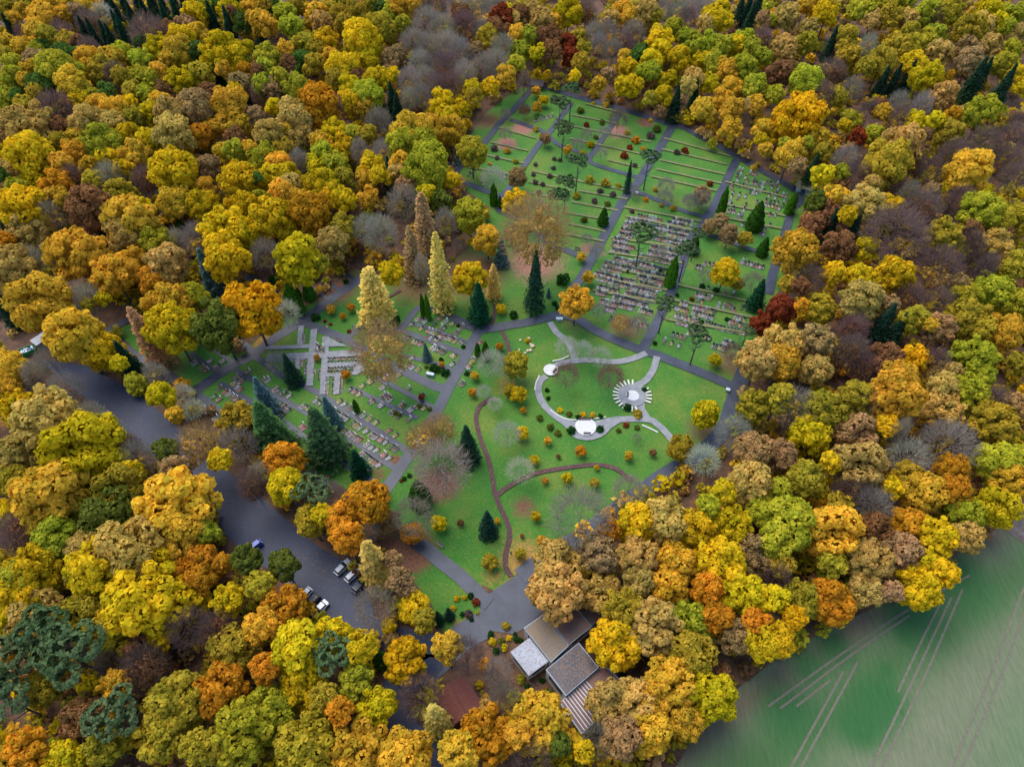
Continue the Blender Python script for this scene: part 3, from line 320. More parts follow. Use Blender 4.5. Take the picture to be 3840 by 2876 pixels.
for ln in TREES.split('\n'):
    if ln.startswith('#'): a,b,s=ln[1:].split(','); cur=(float(a),float(b),float(s)); continue
    for tk in ln.split():
        a,b,c=tk.split(','); i=next(j for j,ch in enumerate(c) if ch.isalpha()); code=c[i]; rest=c[i+1:].lstrip('s'); wd=float(c[:i])/cur[2]; px=cur[0]+float(a)/cur[2]; py=cur[1]+float(b)/cur[2]; span=float(rest)/cur[2] if rest else 0
        x,y=un(px,py,10); r=wd/2*depth(x,y,10)/F*1.26
        bx,by=un(px,py,0); lawn=bool(inside(LP,[bx],[by])[0])
        if span:
            x,y=un(px,py+span/2,0); zt=py-span/2; lo,hi=0,45
            for _ in range(30):
                mid=(lo+hi)/2; lo,hi=(mid,hi) if proj(x,y,mid)[1]>zt else (lo,mid)
            Ht=lo; x-=0
        else:
            Ht=2.5*r if r<3 else 7.5+(r-3)*3.4
            if code in 'sSfLKD': Ht=min(5.0*r,27) if code!='D' else 3.4*r
            elif code=='C': Ht=3.4*r
            elif code=='c': Ht=7*r
            elif code=='p': Ht=7+2.6*r
            if not lawn and code in LEAFY+'bkp' and r>2.2: Ht=min(max(Ht,15+random.random()*4),25)
            if not lawn and code=='s': Ht=max(Ht,19); r=max(r,4.1)
            if code in 'sSf': Ht=min(Ht,r*3.8)
            zc=Ht*(.42 if code in 'sSfLKDCc' else .66); x,y=un(px,py,zc)
        ALL.append([px,py,wd,code,x,y,r,Ht,lawn])
ALL.sort(key=lambda t:-t[2]*(1.6 if t[8] else 1)); leafN=[t for t in ALL if t[3] in LEAFY]; big=set(id(t) for t in leafN[:300])
def child(me,n,root,loc,sc,col=None):
    o=link(n,me,root); o.location=loc; o.scale=sc
    if col: o.color=(*col,1)
    return o
def jit(c,k=.16): f=random.uniform(1-k,1+k); return tuple(max(.004,v*f*random.uniform(.93,1.07)) for v in c)
GRP={'L':'autumn broadleaf trees','B':'bare trees','C':'conifers'}
SV=[];SF=[];SC=[];SVAR=[];off=0
def stuff_tree(x,y,r,Ht,col):
    global off
    V,Fc,va=PLO[random.randrange(4)]; a=random.uniform(0,6.28); ca,sa=math.cos(a),math.sin(a); rz=min(Ht*.42,r*1.15); Q=np.c_[(V[:,0]*ca-V[:,1]*sa)*r+x,(V[:,0]*sa+V[:,1]*ca)*r+y,V[:,2]*rz+Ht-rz]
    SV.append(Q);SF.append(Fc+off);off+=len(Q);SC.append(np.tile(col,(len(Q),1)));SVAR.append(va)
for t in ALL:
    px,py,wd,c,x,y,r,Ht,lawn=t
    if c not in NM: continue
    col=jit(CO[c])
    if c in LEAFY and id(t) not in big: stuff_tree(x,y,r,Ht,col); continue
    gk='L' if c in LEAFY else 'B' if c in BARE else 'C'; what=NM[c][1]
    sz='small ' if wd<65 else 'large ' if wd>150 else ''
    name={'L':'broadleaf_tree','B':'bare_tree','C':'conifer_tree'}[gk]
    rt=thing(name,place(px,py,sz+what),'tree',(x,y,0),random.uniform(0,6.28),GRP[gk])
    if c in LEAFY:
        rz=min(Ht*.44,r*1.15); child(random.choice(PL if r>1.2 else PTH),'crown',rt,(0,0,Ht-rz),(r,r,rz),col); child(random.choice(TRK),'trunk',rt,(0,0,0),(Ht*.85,)*3)
    elif c in BARE:
        col2=CO['b'] if c in 'AV' else col; child(random.choice(PBR),'trunk',rt,(0,0,0),(r*1.0,r*1.0,Ht*.86),col2)
        child(random.choice(PTW),'twigs',rt,(0,0,Ht*.62),(r,r,Ht*.38),col)
        if c in 'A' or (c=='k' and random.random()<.35): child(random.choice(PTH),'crown',rt,(0,0,Ht*.58),(r*.9,r*.9,Ht*.34),jit(CO['T' if c=='A' else 'r']))
    else:
        if c=='p': rz=r*.85; child(random.choice(PPI),'crown',rt,(0,0,Ht-rz*.8),(r,r,rz),col)
        elif c=='C': child(random.choice(PCO),'crown',rt,(0,0,.2),(r,r,Ht),col)
        elif c=='c': child(PCL[0],'crown',rt,(0,0,.1),(r,r,Ht),col)
        else: child(random.choice(PLA if c in 'LK' else PFI if c in 'fD' else PSP),'crown',rt,(0,0,Ht*.08),(r,r,Ht*.92),col)
        if c not in 'Cc': child(random.choice(TRK),'trunk',rt,(0,0,0),(Ht*.8,)*3)
# keep-out areas, then margin wood and undergrowth
CPp=[p for p in W([(130,1330),(330,1350),(560,1490),(780,1670),(960,1830),(1200,2030),(1400,2190),(1470,2400),(1330,2400),(1100,2250),(900,2110),(720,1810),(420,1620),(180,1430)])]
BLD=W([(1640,2180),(2080,2050),(2420,2560),(2220,2800),(1900,2560),(1560,2800),(1660,2560)]); RD=W([(1520,2340),(1680,2330),(1640,2450),(1520,2560),(1700,2876),(1560,2876),(1400,2580)]); WL=W([(120,890),(200,890),(390,1180),(520,1210),(420,1260),(330,1230)]); TRH=W([(30,1290),(290,1200),(330,1340),(60,1400)])
keep=[LP,FP,CPp,BLD,RD,WL,TRH,W(z(tl(3,3),(1100,-300),(1400,-350),(1500,200)))]
def free(x,y): return not any(inside(k,[x],[y])[0] for k in keep)
for _ in range(420):
    x=random.uniform(-360,360); y=random.uniform(-25,470); px,py=proj(x,y,12)
    if (px<-120 or px>3960 or py<-110 or py>2990) and -900<px<4740 and free(x,y): stuff_tree(x,y,random.uniform(3.5,6),random.uniform(15,22),jit(CO[random.choice('yygmlTlr')]))
for _ in range(8500):
    y=random.uniform(15,420); x=random.uniform(-1,1)*(95+y*.52); px,py=proj(x,y,0)
    if free(x,y) and -200<px<4040: 
        rr=random.uniform(1.0,3.0); V,Fc,va=PLO[0]; sel=rng.choice(len(Fc),60); Q=V.reshape(-1,4,3)[sel]; cen=Q.mean(1,keepdims=True); Q=(cen+(Q-cen)*2.2).reshape(-1,3)*np.array([rr,rr,rr*.9])+np.array([x,y,rr*.9]); SV.append(Q);SF.append(np.arange(len(Q)).reshape(-1,4)+off);off+=len(Q);SC.append(np.tile(jit(CO[random.choice('mmyygtmTrlg')],.3),(len(Q),1)));SVAR.append(rng.uniform(0,1,len(Q)//4).repeat(4))
o=link('woodland',rawmesh('woodland',np.concatenate(SV),np.concatenate(SF),LEAFS,np.concatenate(SC),np.concatenate(SVAR))); struct(o,'stuff')
o['label']='dense autumn woodland canopy and undergrowth around the cemetery'; o['category']='woodland'
# shrubs
SHN=dict(k='brown bare shrub',m='olive shrub',y='yellow shrub',g='golden shrub',o='orange shrub',R='dark red shrub',M='dark olive shrub',H='dark green clipped shrub',l='lime green shrub')
PSH=[pm('shrub_foliage',crown(700,18,(.25,.4),.11)) for _ in range(3)]
for ln in SHRUBS.split('\n'):
    if ln.startswith('#'): a,b,s=ln[1:].split(','); cur=(float(a),float(b),float(s)); continue
    for tk in ln.split():
        a,b,c=tk.split(','); px=cur[0]+float(a)/cur[2]; py=cur[1]+float(b)/cur[2]; x,y=un(px,py,.6); r=float(c[:-1])/cur[2]/2*depth(x,y)/F
        o=link('shrub',random.choice(PSH)); o.location=(x,y,r*.5); o.scale=(r,r,r*.95); o.rotation_euler=(0,0,random.random()*6); o.color=(*jit(CO[c[-1]]),1); tag(o,place(px,py,SHN[c[-1]]),'shrub','shrubs on the lawns')
# ---------------- buildings
def roofmat(n,c1,c2,leaf,amt): return noisy(n,c1,c2,.25,leaf,amt-.04,.5,2.4)
RL=(.2,.1,.045); t=((1850,2230),1/1.731)
WALLC=(.5,.49,.45)
def flat(n,label,cs,h,m,wallc=WALLC,hs=None):
    pts=[un(*z(t,c)[0],h) for c in cs]; cx=sum(p[0] for p in pts)/4; cy=sum(p[1] for p in pts)/4; L=[(p[0]-cx,p[1]-cy) for p in pts]; rt=thing(n,label,'building',(cx,cy,0),0,'chapel blocks')
    G().prism([(x*.965,y*.965) for x,y in L],0,h-.35,wallc).build('wall',rt)
    g=G(); g.prism(L,h-.32,h,(.3,.34,.38)); g.build('roof_edge',rt)
    g=G(); g.prism([(x*.955,y*.955) for x,y in L],h+.003,h+.06,(.2,)*3); r=g.build('roof',rt,m)
    for i in range(4):
        a,b=Vector(L[i]),Vector(L[(i+1)%4]); e=(b-a); n2=Vector((e.y,-e.x)).normalized()
        if n2.dot(a+b)<0: n2=-n2
        w_=G(); pa,pb=(a*.965).lerp(b*.965,.15)+n2*.03,(a*.965).lerp(b*.965,.85)+n2*.03; w_.prism([tuple(pa),tuple(pb),tuple(pb-n2*.02),tuple(pa-n2*.02)],h*.45,h*.8,(.03,.045,.06)); w_.build('window',rt,GLOSS)
    return rt,L
flat('chapel_block','leaf-strewn roof block with pale metal edge facing the forecourt',[(197,215),(318,127),(490,330),(375,437)],5.5,roofmat('roof_a',(.1,.1,.095),(.15,.14,.12),(.26,.14,.04),.46))
flat('chapel_block','brown leaf-covered roof block between forecourt block and small annex',[(367,172),(520,57),(640,205),(490,325)],5,roofmat('roof_b',(.1,.055,.05),(.15,.08,.06),RL,.5))
flat('annex','smallest brown flat-roofed annex at the right end of the chapel',[(583,120),(675,53),(738,125),(640,197)],4,roofmat('roof_c',(.1,.05,.04),(.15,.075,.05),RL,.52))
flat('chapel_block','pale grey flat-roofed block with white wall on the chapel left side',[(110,370),(235,277),(360,430),(230,525)],4.4,roofmat('roof_d',(.3,.32,.36),(.4,.42,.46),RL,.58))
flat('chapel_hall','tallest chapel hall with wet dark roof and glazed left wall',[(340,485),(555,308),(685,470),(470,655)],7,roofmat('roof_e',(.02,.026,.04),(.06,.065,.08),RL,.52))
rt,L=flat('chapel_wing','wing with rusty corrugated roof and frosted stripes beside tall hall',[(427,697),(720,450),(890,610),(572,905)],5.6,roofmat('roof_f',(.12,.06,.05),(.18,.09,.07),RL,.52))
g=G(); a,b,d,e=[Vector(p) for p in (L[0],L[1],L[2],L[3])]
for i in range(34):
    k=(i+.5)/34; p=a.lerp(b,k)*.94; q=e.lerp(d,k)*.94; ee=(b-a).normalized()*.09; g.prism([tuple(p-ee),tuple(p+ee),tuple(q+ee),tuple(q-ee)],5.67,5.74,(.55,.56,.6) if i<20 and i%2 else (.17,.085,.065))
g.build('corrugation',rt)
# gabled red house
hp=[un(*q,h) for q,h in zip(z(T4,(480,1118),(580,1072),(708,1272),(592,1322),(492,1405),(395,1190)),(5.6,3.4,3.4,5.6,3.4,3.4))]; cx=sum(p[0] for p in hp)/6; cy=sum(p[1] for p in hp)/6; q=[(x-cx,y-cy) for x,y in hp]; hh=(5.6,3.4,3.4,5.6,3.4,3.4)
rt=thing('house','red-brown gabled tile-roofed house beside the dark service road','house',(cx,cy,0)); RT=noisy('red_tiles',(.13,.035,.025),(.2,.06,.04),3,RL,.6)
G().prism([(x*.88,y*.88) for x,y in (q[1],q[2],q[4],q[5])],0,3.3,(.3,.2,.14)).build('wall',rt)
for ids in ((0,1,2,3),(0,3,4,5)):
    g=G(); vs=[(*q[i],hh[i]) for i in ids]; g.add(vs+[(x,y,h-.2) for x,y,h in vs],[(0,1,2,3),(7,6,5,4),(0,4,5,1),(1,5,6,2),(2,6,7,3),(3,7,4,0)],(.2,.06,.04)); g.build('roof',rt,RT)
g=G(); g.tube((*q[0],5.66),(*q[3],5.66),.14,.14,(.1,.03,.02)); g.build('ridge',rt)
# shelter at top right
x,y=un(3030,722); rt=thing('shelter','small shelter with mossy pitched roof at the top right path bend','shelter',(x,y,0),R(-32)); g=G(); g.box(-4.2,4.2,-2,2.2,0,2.6,(.42,.44,.44)); g.build('wall',rt)
g=G(); g.add([(-5,-2.8,2.7),(5,-2.8,2.7),(5,0,4.2),(-5,0,4.2),(5,2.8,2.7),(-5,2.8,2.7)],[(0,1,2,3),(3,2,4,5),(1,4,2),(0,3,5)],(.17,.14,.05)); g.build('roof',rt)
for k in (-1.6,1.6): g=G(); g.box(k-.8,k+.8,-2.06,-2.01,.1,2.2,(.06,.09,.12)); g.build('door',rt)
x,y=un(2013,333); rt=thing('hut','small dark hut under trees at the top corner of the lawn','hut',(x,y,0),R(-15)); G().box(-2.4,2.4,-1.5,1.5,0,2.2,(.1,.08,.07)).build('wall',rt); G().add([(-3,-2,2.3),(3,-2,2.3),(3,2,2.9),(-3,2,2.9)],[(0,1,2,3)],(.07,.05,.045)).build('roof',rt)
def at(px,py,qx,qy):
    a=un(px,py); b=un(qx,qy); return (a[0]+b[0])/2,(a[1]+b[1])/2,math.atan2(b[1]-a[1],b[0]-a[0]),math.hypot(b[0]-a[0],b[1]-a[1])
# container + shed + box
u=((20,1220),1/4.23); p=z(u,(235,535),(495,430)); x,y,a,L=at(*p[0],*p[1]); rt=thing('waste_container','green open waste container filled with white rubbish bags','container',(x,y+1,0),a)
g=G(); 
for b_ in ((-L/2,L/2,-1.25,-1.13),(-L/2,L/2,1.13,1.25),(-L/2,-L/2+.12,-1.13,1.13),(L/2-.12,L/2,-1.13,1.13)): g.box(b_[0],b_[1],b_[2],b_[3],.15,1.9,(.02,.22,.07))
g.box(-L/2,L/2,-1.2,1.2,.1,.149,(.02,.1,.04)); g.build('shell',rt)
g=G(); 
for i in range(46): g.blob(random.uniform(-L/2+.4,L/2-.4),random.uniform(-.85,.85),1.5,random.uniform(.2,.4),random.choice([(.75,.75,.78),(.6,.62,.68),(.8,.8,.8),(.1,.12,.2),(.1,.3,.55)]),.7)
g.build('rubbish',rt)
p=z(u,(570,370),(690,290)); x,y,a,L=at(*p[0],*p[1]); rt=thing('shed','grey corrugated-roof shed beside the green waste container','shed',(x-.6,y+1.2,0),a); G().box(-2.3,2.3,-1.5,1.5,0,2.2,(.2,.25,.27)).build('wall',rt); g=G()
for i in range(16): g.box(-2.5+i*.31,-2.34+i*.31,-1.7,1.8,2.25,2.34,(.55,.55,.58)); 
g.box(-2.5,2.5,-1.7,1.8,2.21,2.25,(.3,.3,.33)); g.build('roof',rt)
x,y=un(*z(u,(505,360))[0]); rt=thing('wooden_bin','open wooden bin between green container and grey shed','bin',(x,y,0),R(-45)); g=G()
for b_ in ((-1.4,1.4,-.7,-.62),(-1.4,1.4,.62,.7),(-1.4,-1.32,-.62,.62),(1.32,1.4,-.62,.62)): g.box(*b_,0,1.1,(.3,.22,.16))
g.build('sides',rt); G().box(-1.3,1.3,-.6,.6,.02,.3,(.06,.05,.04)).build('contents',rt)
# ---------------- cars
def car(label,c,front,body,wagon,suv):
    o=((880,2000),1/2.354); (ax,ay),(bx,by)=z(o,c,front); x,y=un(ax,ay,.7); fx,fy=un(bx,by,.7); a=math.atan2(fy-y,fx-x); k=1.1 if suv else 1.0; Wd=.94; rt=thing('parked_car',label,'car',(x,y,LZ[0]*.5+.05),a,'cars in the car park'); L=2.35; g=G()
    st=[(-L,.45,.78,.8),(-L+.15,.3,.98*k,.93),(-1.3,.28,1.0*k,1),(.75,.28,.98*k,1),(1.5,.28,.9*k,.98),(L-.18,.3,.76*k,.9),(L,.42,.62,.72)]; vs=[]
    for X,z0,z1,q in st: vs+=[(X,-Wd*q,z0),(X,-Wd*q*1.0,(z0+z1)/2),(X,-Wd*q*.9,z1),(X,Wd*q*.9,z1),(X,Wd*q,(z0+z1)/2),(X,Wd*q,z0)]
    fs=[(6*i+j,6*i+6+j,6*i+6+(j+1)%6,6*i+(j+1)%6) for i in range(6) for j in range(6)]+[tuple(range(5,-1,-1)),tuple(range(36,42))]; g.add(vs,fs,body); g.build('body',rt,GLOSS)
    rb=-L+.25 if wagon else -1.6; z0,z1=.99*k,1.47*k; q=[(rb,-.82),(1.05,-.82),(1.05,.82),(rb,.82)]; tq=[(rb+.3,-.66),(.2,-.66),(.2,.66),(rb+.3,.66)]
    G().add([(*p,z0-.03) for p in q]+[(*p,z1) for p in tq],[(0,1,5,4),(1,2,6,5),(2,3,7,6),(3,0,4,7),(4,5,6,7)],(.015,.02,.03)).build('windows',rt,GLOSS)
    G().box(rb+.3,.2,-.67,.67,z1+.004,z1+.05,body,.95).build('roof',rt,GLOSS)
    if wagon:
        for s in (-.6,.6): G().box(rb+.4,.1,s-.03,s+.03,z1+.06,z1+.12,(.3,.3,.32)).build('roof_rail',rt)
    for X in (-1.4,1.4):
        for s in (-1,1): G().tube((X,s*.72,.33),(X,s*.96,.33),.33,.33,(.02,.02,.02),12).build('wheel',rt)
    for s in (-.62,.62): G().box(L-.16,L-.02,s-.2,s+.2,.62,.72,(.8,.82,.85)).build('headlight',rt,GLOSS); G().box(-L+.02,-L+.13,s-.18,s+.18,.72,.84,(.4,.02,.02)).build('tail_light',rt,GLOSS); G().box(.75,.95,s*1.5-.1,s*1.5+.1,.98*k,1.1*k,body).build('mirror',rt,GLOSS)
car('bright blue car parked alone with its nose under a dark bush',(168,124),(120,160),(.02,.08,.5),1,1); car('silver estate car, topmost of the row of three by the slope',(953,300),(1000,252),(.42,.44,.47),1,0); car('silver-white car with black rear window, middle of the row of three',(1047,362),(1092,318),(.62,.63,.65),1,0); car('dark estate car half under yellow tree, lowest of the row of three',(1105,460),(1150,410),(.03,.04,.06),1,0); car('white hatchback partly under orange leaves left of the black car',(613,556),(575,600),(.8,.8,.8),1,0); car('black estate car with roof rails between two white cars',(682,610),(640,655),(.012,.016,.028),1,1); car('white sedan right of the black car near the lower end',(752,667),(708,712),(.82,.82,.82),0,0)
# ---------------- garden features
def disc(n,label,t_,c,rx,m):
    x,y=un(*z(t_,c)[0]); k=depth(x,y)/F*t_[1]; return poly(n,[(x+rx*k*math.cos(i*PI/24),y+rx*k*math.sin(i*PI/24)) for i in range(48)],m),x,y,rx*k
_,X1,Y1,R1=disc('gravel_plaza','',T3,(747,757),60,GRAV); _,X2,Y2,R2=disc('gravel_plaza','',T3,(550,437),41,GRAV); _,X3,Y3,R3=disc('paved_circle','',T3,(1010,580),78,PALE); disc('gravel_plaza','',T3,(1012,582),36,GRAV)
rt=thing('stone_ring','star-shaped ring of pale radial stone slabs around a small gravel circle','monument',(X3,Y3,0))
for i in range(26):
    a=2*PI*i/26
    if math.cos(a-1.0)>.93 or math.cos(a+1.0)>.95: continue
    s=G(); s.box(R3*.98,R3*1.42,-.22,.22,0,.3,(.66,.62,.52)); o=s.build('slab',rt); o.rotation_euler=(0,0,a); o.location=(0,0,.16)
g=G(); g.tube((0,0,.18),(0,0,.45),.7,.6,(.2,.09,.06),12); g.build('planter',rt)
def bench(px,py,rz,label,L=2.0):
    x,y=un(px,py); rt=thing('bench',label,'bench',(x,y,.12),rz,'benches'); c=(.13,.1,.09); G().box(-L/2,L/2,-.25,.25,.4,.47,c).build('seat',rt); G().box(-L/2,L/2,.27,.33,.48,.95,c).build('backrest',rt)
    for s in (-1,1): G().box(s*L*.4-.05,s*L*.4+.05,-.2,.2,0,.399,(.1,.1,.1)).build('leg',rt)
for q in ((2192,1577,0,'longer dark bench on the upper rim of the round white plaza',3.4),(2201,1627,PI,'dark bench on the lower rim of the round white plaza'),(2082,1394,1.0,'dark bench on the upper left gravel circle'),(2354,1484,1.4,'dark bench within the star-shaped stone ring'),(1651,2047,R(-38),'weathered bench beside the path below the half-bare orange tree'),(1996,2231,R(-52),'upper of two brown benches on the forecourt edge',2.6),(2021,2266,R(-52),'lower of two brown benches on the forecourt edge',2.6),(1270,1280,R(-30),'pale bench on the triangular paved area of the urn garden'),(2165,939,R(-20),'red-brown bench beside the middle path by a bare tree')): bench(*q)
MS=G().box(-.3,.3,-.2,.2,0,.22,(.62,.58,.5),.9).mesh('memorial_stone')
def stones(t_,pts,n,label):
    p=smooth([np.array(a) for a in W(z(t_,*pts))],6); p=[np.array(a) for a in p]; 
    for i in range(n):
        k=i/(n-1)*(len(p)-1); j=min(int(k),len(p)-2); q=p[j]+(p[j+1]-p[j])*(k-j); o=link('memorial_stone',MS); o.location=(*q,.1); d=p[j+1]-p[j]; o.rotation_euler=(0,0,math.atan2(d[1],d[0])); tag(o,label,'memorial stone',label.split('in the ')[-1])
stones(T3,[(553,665),(590,690),(640,712),(690,718)],20,'small pale memorial slab in the curved row left of the round plaza'); stones(T3,[(460,545),(468,505),(485,470)],12,'small pale memorial slab in the short row below the upper gravel circle'); stones(T3,[(565,385),(610,375),(648,358)],10,'small pale memorial slab in the row above the upper gravel circle'); stones(T3,[(798,710),(855,702)],7,'small pale memorial slab in the short row right of the plaza'); stones(T3,[(1070,748),(1110,765),(1150,785)],9,'small pale memorial slab in the row by the lower right garden path')
for i,(x,y) in enumerate(((378,268),(437,290),(448,302),(405,340),(420,328),(436,326),(372,322),(425,262))):
    px,py=z(T3,(x,y))[0]; X,Y=un(px,py); G_=G(); r=random.uniform(.4,.75); G_.blob(0,0,r*.4,r,(.55,.42,.28),.75); o=G_.build('boulder'); o.location=(X,Y,.04); tag(o,'sandy boulder of the oval stone circle on the lawn','boulder','boulders of the oval stone circle')
BN=[G().box(-.55,.55,-.45,.45,0,1.0,(.3,.34,.36)).mesh('bin_body'),G().box(-.58,.58,-.48,.48,1.004,1.08,(.5,.56,.58)).mesh('bin_lid')]
for px,py,l in ((1773,1206,'left grey bin of the pair beside the pointed fir'),(1787,1206,'right grey bin of the pair beside the pointed fir'),(1607,1408,'left grey bin of the pair below the round dark shrub'),(1621,1411,'right grey bin of the pair below the round dark shrub'),(2092,1203,'left grey bin of the pair under the orange tree'),(2103,1203,'right grey bin of the pair under the orange tree'),(2387,731,'grey bin at the path crossing below the dark spruce'),(2770,578,'green-grey bin on the dark perimeter path'),(82,942,'pale bin beside the left narrow road'),(2727,1468,'blue skip bin at the right end of the main path')):
    x,y=un(px,py); rt=thing('bin',l,'bin',(x,y,.1),R(-20),'bins'); link('bin_body',BN[0],rt); link('lid',BN[1],rt)
x,y=un(1917,2081); rt=thing('person','person in dark blue jacket beside the bark mulch path','person',(x,y,.04)); me=bpy.data.meshes.new('body'); J=[(0,0,.95),(0,0,1.25),(0,0,1.48),(0,0,1.68),(.2,0,1.4),(.27,.05,1.12),(.25,.12,.85),(-.2,0,1.4),(-.27,.05,1.12),(-.25,.12,.85),(.1,0,.5),(.11,-.02,.06),(-.1,.05,.5),(-.11,.08,.06)]
me.from_pydata(J,[(0,1),(1,2),(2,3),(2,4),(4,5),(5,6),(2,7),(7,8),(8,9),(0,10),(10,11),(0,12),(12,13)],[]); o=link('body',me,rt); md=o.modifiers.new('s','SKIN')
for v,r in zip(me.skin_vertices[0].data,(.16,.17,.08,.11,.07,.055,.045,.07,.055,.045,.085,.055,.085,.055)): v.radius=(r,r)
me.skin_vertices[0].data[0].use_root=True; o.modifiers.new('u','SUBSURF'); me.materials.append(noisy('dark_blue_jacket',(.015,.03,.1),(.03,.06,.16),8)); g=G(); g.blob(0,0,1.74,.125,(.06,.04,.03)); g.build('hair',rt)
# ---------------- graves
BC=[(.1,.11,.12),(.16,.16,.16),(.04,.045,.05),(.3,.29,.27),(.13,.09,.075)]; HC=[((.035,.04,.05),'black'),((.17,.175,.18),'grey'),((.62,.61,.58),'white'),((.28,.16,.12),'red-brown'),((.08,.1,.11),'dark'),((.36,.33,.28),'sandstone')]
BED=[((.05,.09,.025),'green planting'),((.06,.04,.03),'bare soil'),((.25,.2,.04),'yellow flowers'),((.2,.21,.22),'stone slab'),((.24,.07,.05),'red planting'),((.25,.24,.23),'pale gravel')]
def gtype(i):
    r=random.Random(i); bc=BC[i%5]; hc,hn=HC[i%6]; be,bn=BED[(i*5+i//6)%6]; w_,l_=.47,1.0; g=G()
    for b_ in ((-w_,w_,-l_,-l_+.1),(-w_,w_,l_-.1,l_),(-w_,-w_+.09,-l_+.1,l_-.1),(w_-.09,w_,-l_+.1,l_-.1)): g.box(*b_,0,.16,bc)
    be_=G(); be_.box(-w_+.092,w_-.092,-l_+.102,l_-.102,.02,.14,be); 
    pl=G()
    for k in range(5): pl.blob(r.uniform(-.25,.25),r.uniform(-.7,.55),.2,r.uniform(.1,.2),r.choice([(.04,.12,.02),(.3,.22,.03),(.5,.45,.45),(.35,.05,.06),(.07,.1,.03)]),.8)
    hs=G(); hs.box(-.36,.36,l_-.3,l_-.12,.165,1.0+.15*(i%3),hc,.92); 
    return (g.mesh('border'),be_.mesh('bed'),pl.mesh('plants'),hs.mesh('headstone')),hn,bn
GT=[gtype(i) for i in range(18)]; GR=[]
def gl(t_,name,*rows):
    for rw in rows:
        a=z(t_,rw[0])[0]; b=z(t_,rw[1])[0] if len(rw)>2 else a; n=rw[-1] if len(rw)>2 else 1
        for i in range(n): k=i/(n-1) if n>1 else 0; GR.append((a[0]+(b[0]-a[0])*k,a[1]+(b[1]-a[1])*k,name))
def gp(t_,name,s):
    for q in s.split(): a,b=map(float,q.split(',')); GR.append((*z(t_,(a,b))[0],name))
Z5=((1420,1130),1/2.379); Z6=((720,1330),1/2.025); Z7=((1180,1480),1/2.267); A1=((2200,780),1/1.904); A2=((2440,980),1/2.574); A3=((2650,580),1/2.38)
gl(U,'leftmost column of the urn garden',((335,185),(330,265),7)); gl(U,'column beside the flower-heaped plots',((445,290),(440,345),4),((490,305),(490,345),3)); gl(U,'urn row behind the bare tree',((50,415),(250,410),9)); gl(U,'left urn column',((315,405),(310,460),4),((370,405),(355,535),9)); gl(U,'middle urn column',((430,500),(430,522),2),((482,490),(475,580),6)); gl(U,'top urn row',((550,402),(825,390),11)); gl(U,'second urn row',((550,438),(890,425),12)); gl(U,'third urn row',((555,488),(790,475),9)); gl(U,'fourth urn row',((550,520),(765,513),9)); gl(U,'left lower urn column',((545,565),(538,715),9)); gl(U,'centre lower urn column',((603,565),(597,705),8)); gl(U,'right lower urn column',((670,560),(665,690),9))
gp(U,'bed above the urn garden','500,70 560,85 535,112 780,105 960,115 925,150 800,235'); gp(U,'lawn right of the urn garden','740,670 785,690 825,715 855,640 925,600 1035,655 1040,730 935,775'); gp(U,'lawn below the urn garden','435,775 465,792 80,675 150,705 200,730 320,822 345,830 375,842 150,822 185,855 130,890')
gp(Z5,'row below the twin columnar cypresses','350,165 385,165 410,182 540,160 595,185 655,205'); gp(Z5,'upper lawn row near twin cypresses','295,215 380,250 490,213 550,240 580,245 740,235 695,285'); gp(Z5,'dense double row right of centre','440,270 470,280 500,290 530,300 435,320 465,332 495,342 525,352 560,322 585,328 615,335 645,347 670,357 735,375'); gp(Z5,'row below the middle path','230,325 260,335 310,365 335,374 370,382 490,422 520,437 555,447 580,460'); gp(Z5,'lawn beside the silvery spruce','295,510 265,575 295,587 350,612 655,565 665,490'); gp(Z5,'avenue side bed','900,375 850,500 840,540 800,590 790,640 740,742'); gp(Z5,'lower leafy lawn','180,660 260,787 385,850 60,690 40,840 70,852 95,866 210,930 345,937')
gp(Z6,'upper left grave row','425,135 360,182 335,175 320,222 380,207 345,250 365,272'); gp(Z6,'second left grave row','215,260 250,290 280,302 310,325 335,342'); gp(Z6,'lowest left grave group','165,320 205,345 90,420 120,437 180,485'); gp(Z6,'row by the silvery blue spruce','640,270 690,295 540,200 570,195 655,370 700,397 725,420 680,460 835,545 850,562 800,645 390,370 420,382'); gp(Z6,'bed left of the avenue','20,65 80,100 110,125 140,50 190,95 235,50')
gp(Z7,'row above the diagonal path','210,60 250,85 300,117 350,150 410,180 465,210 520,242 630,310 685,350'); gp(Z7,'row below the diagonal path','165,145 190,165 215,182 245,197 270,212 325,245 352,264 380,285 435,315 490,350 515,364 560,387 600,410 650,445 685,462'); gp(Z7,'row above the second diagonal path','250,310 300,335 330,360 355,372 380,387 445,427 480,452 525,475 585,515 630,542'); gp(Z7,'row below the second diagonal path','410,505 437,525 460,545 485,565 515,585 545,602 460,640'); gp(Z7,'scattered lawn graves','485,60 560,95 585,25 635,40 745,100 815,130 870,100 930,120 660,155 720,185 800,215 110,700 285,440 160,560')
far=len(GR)
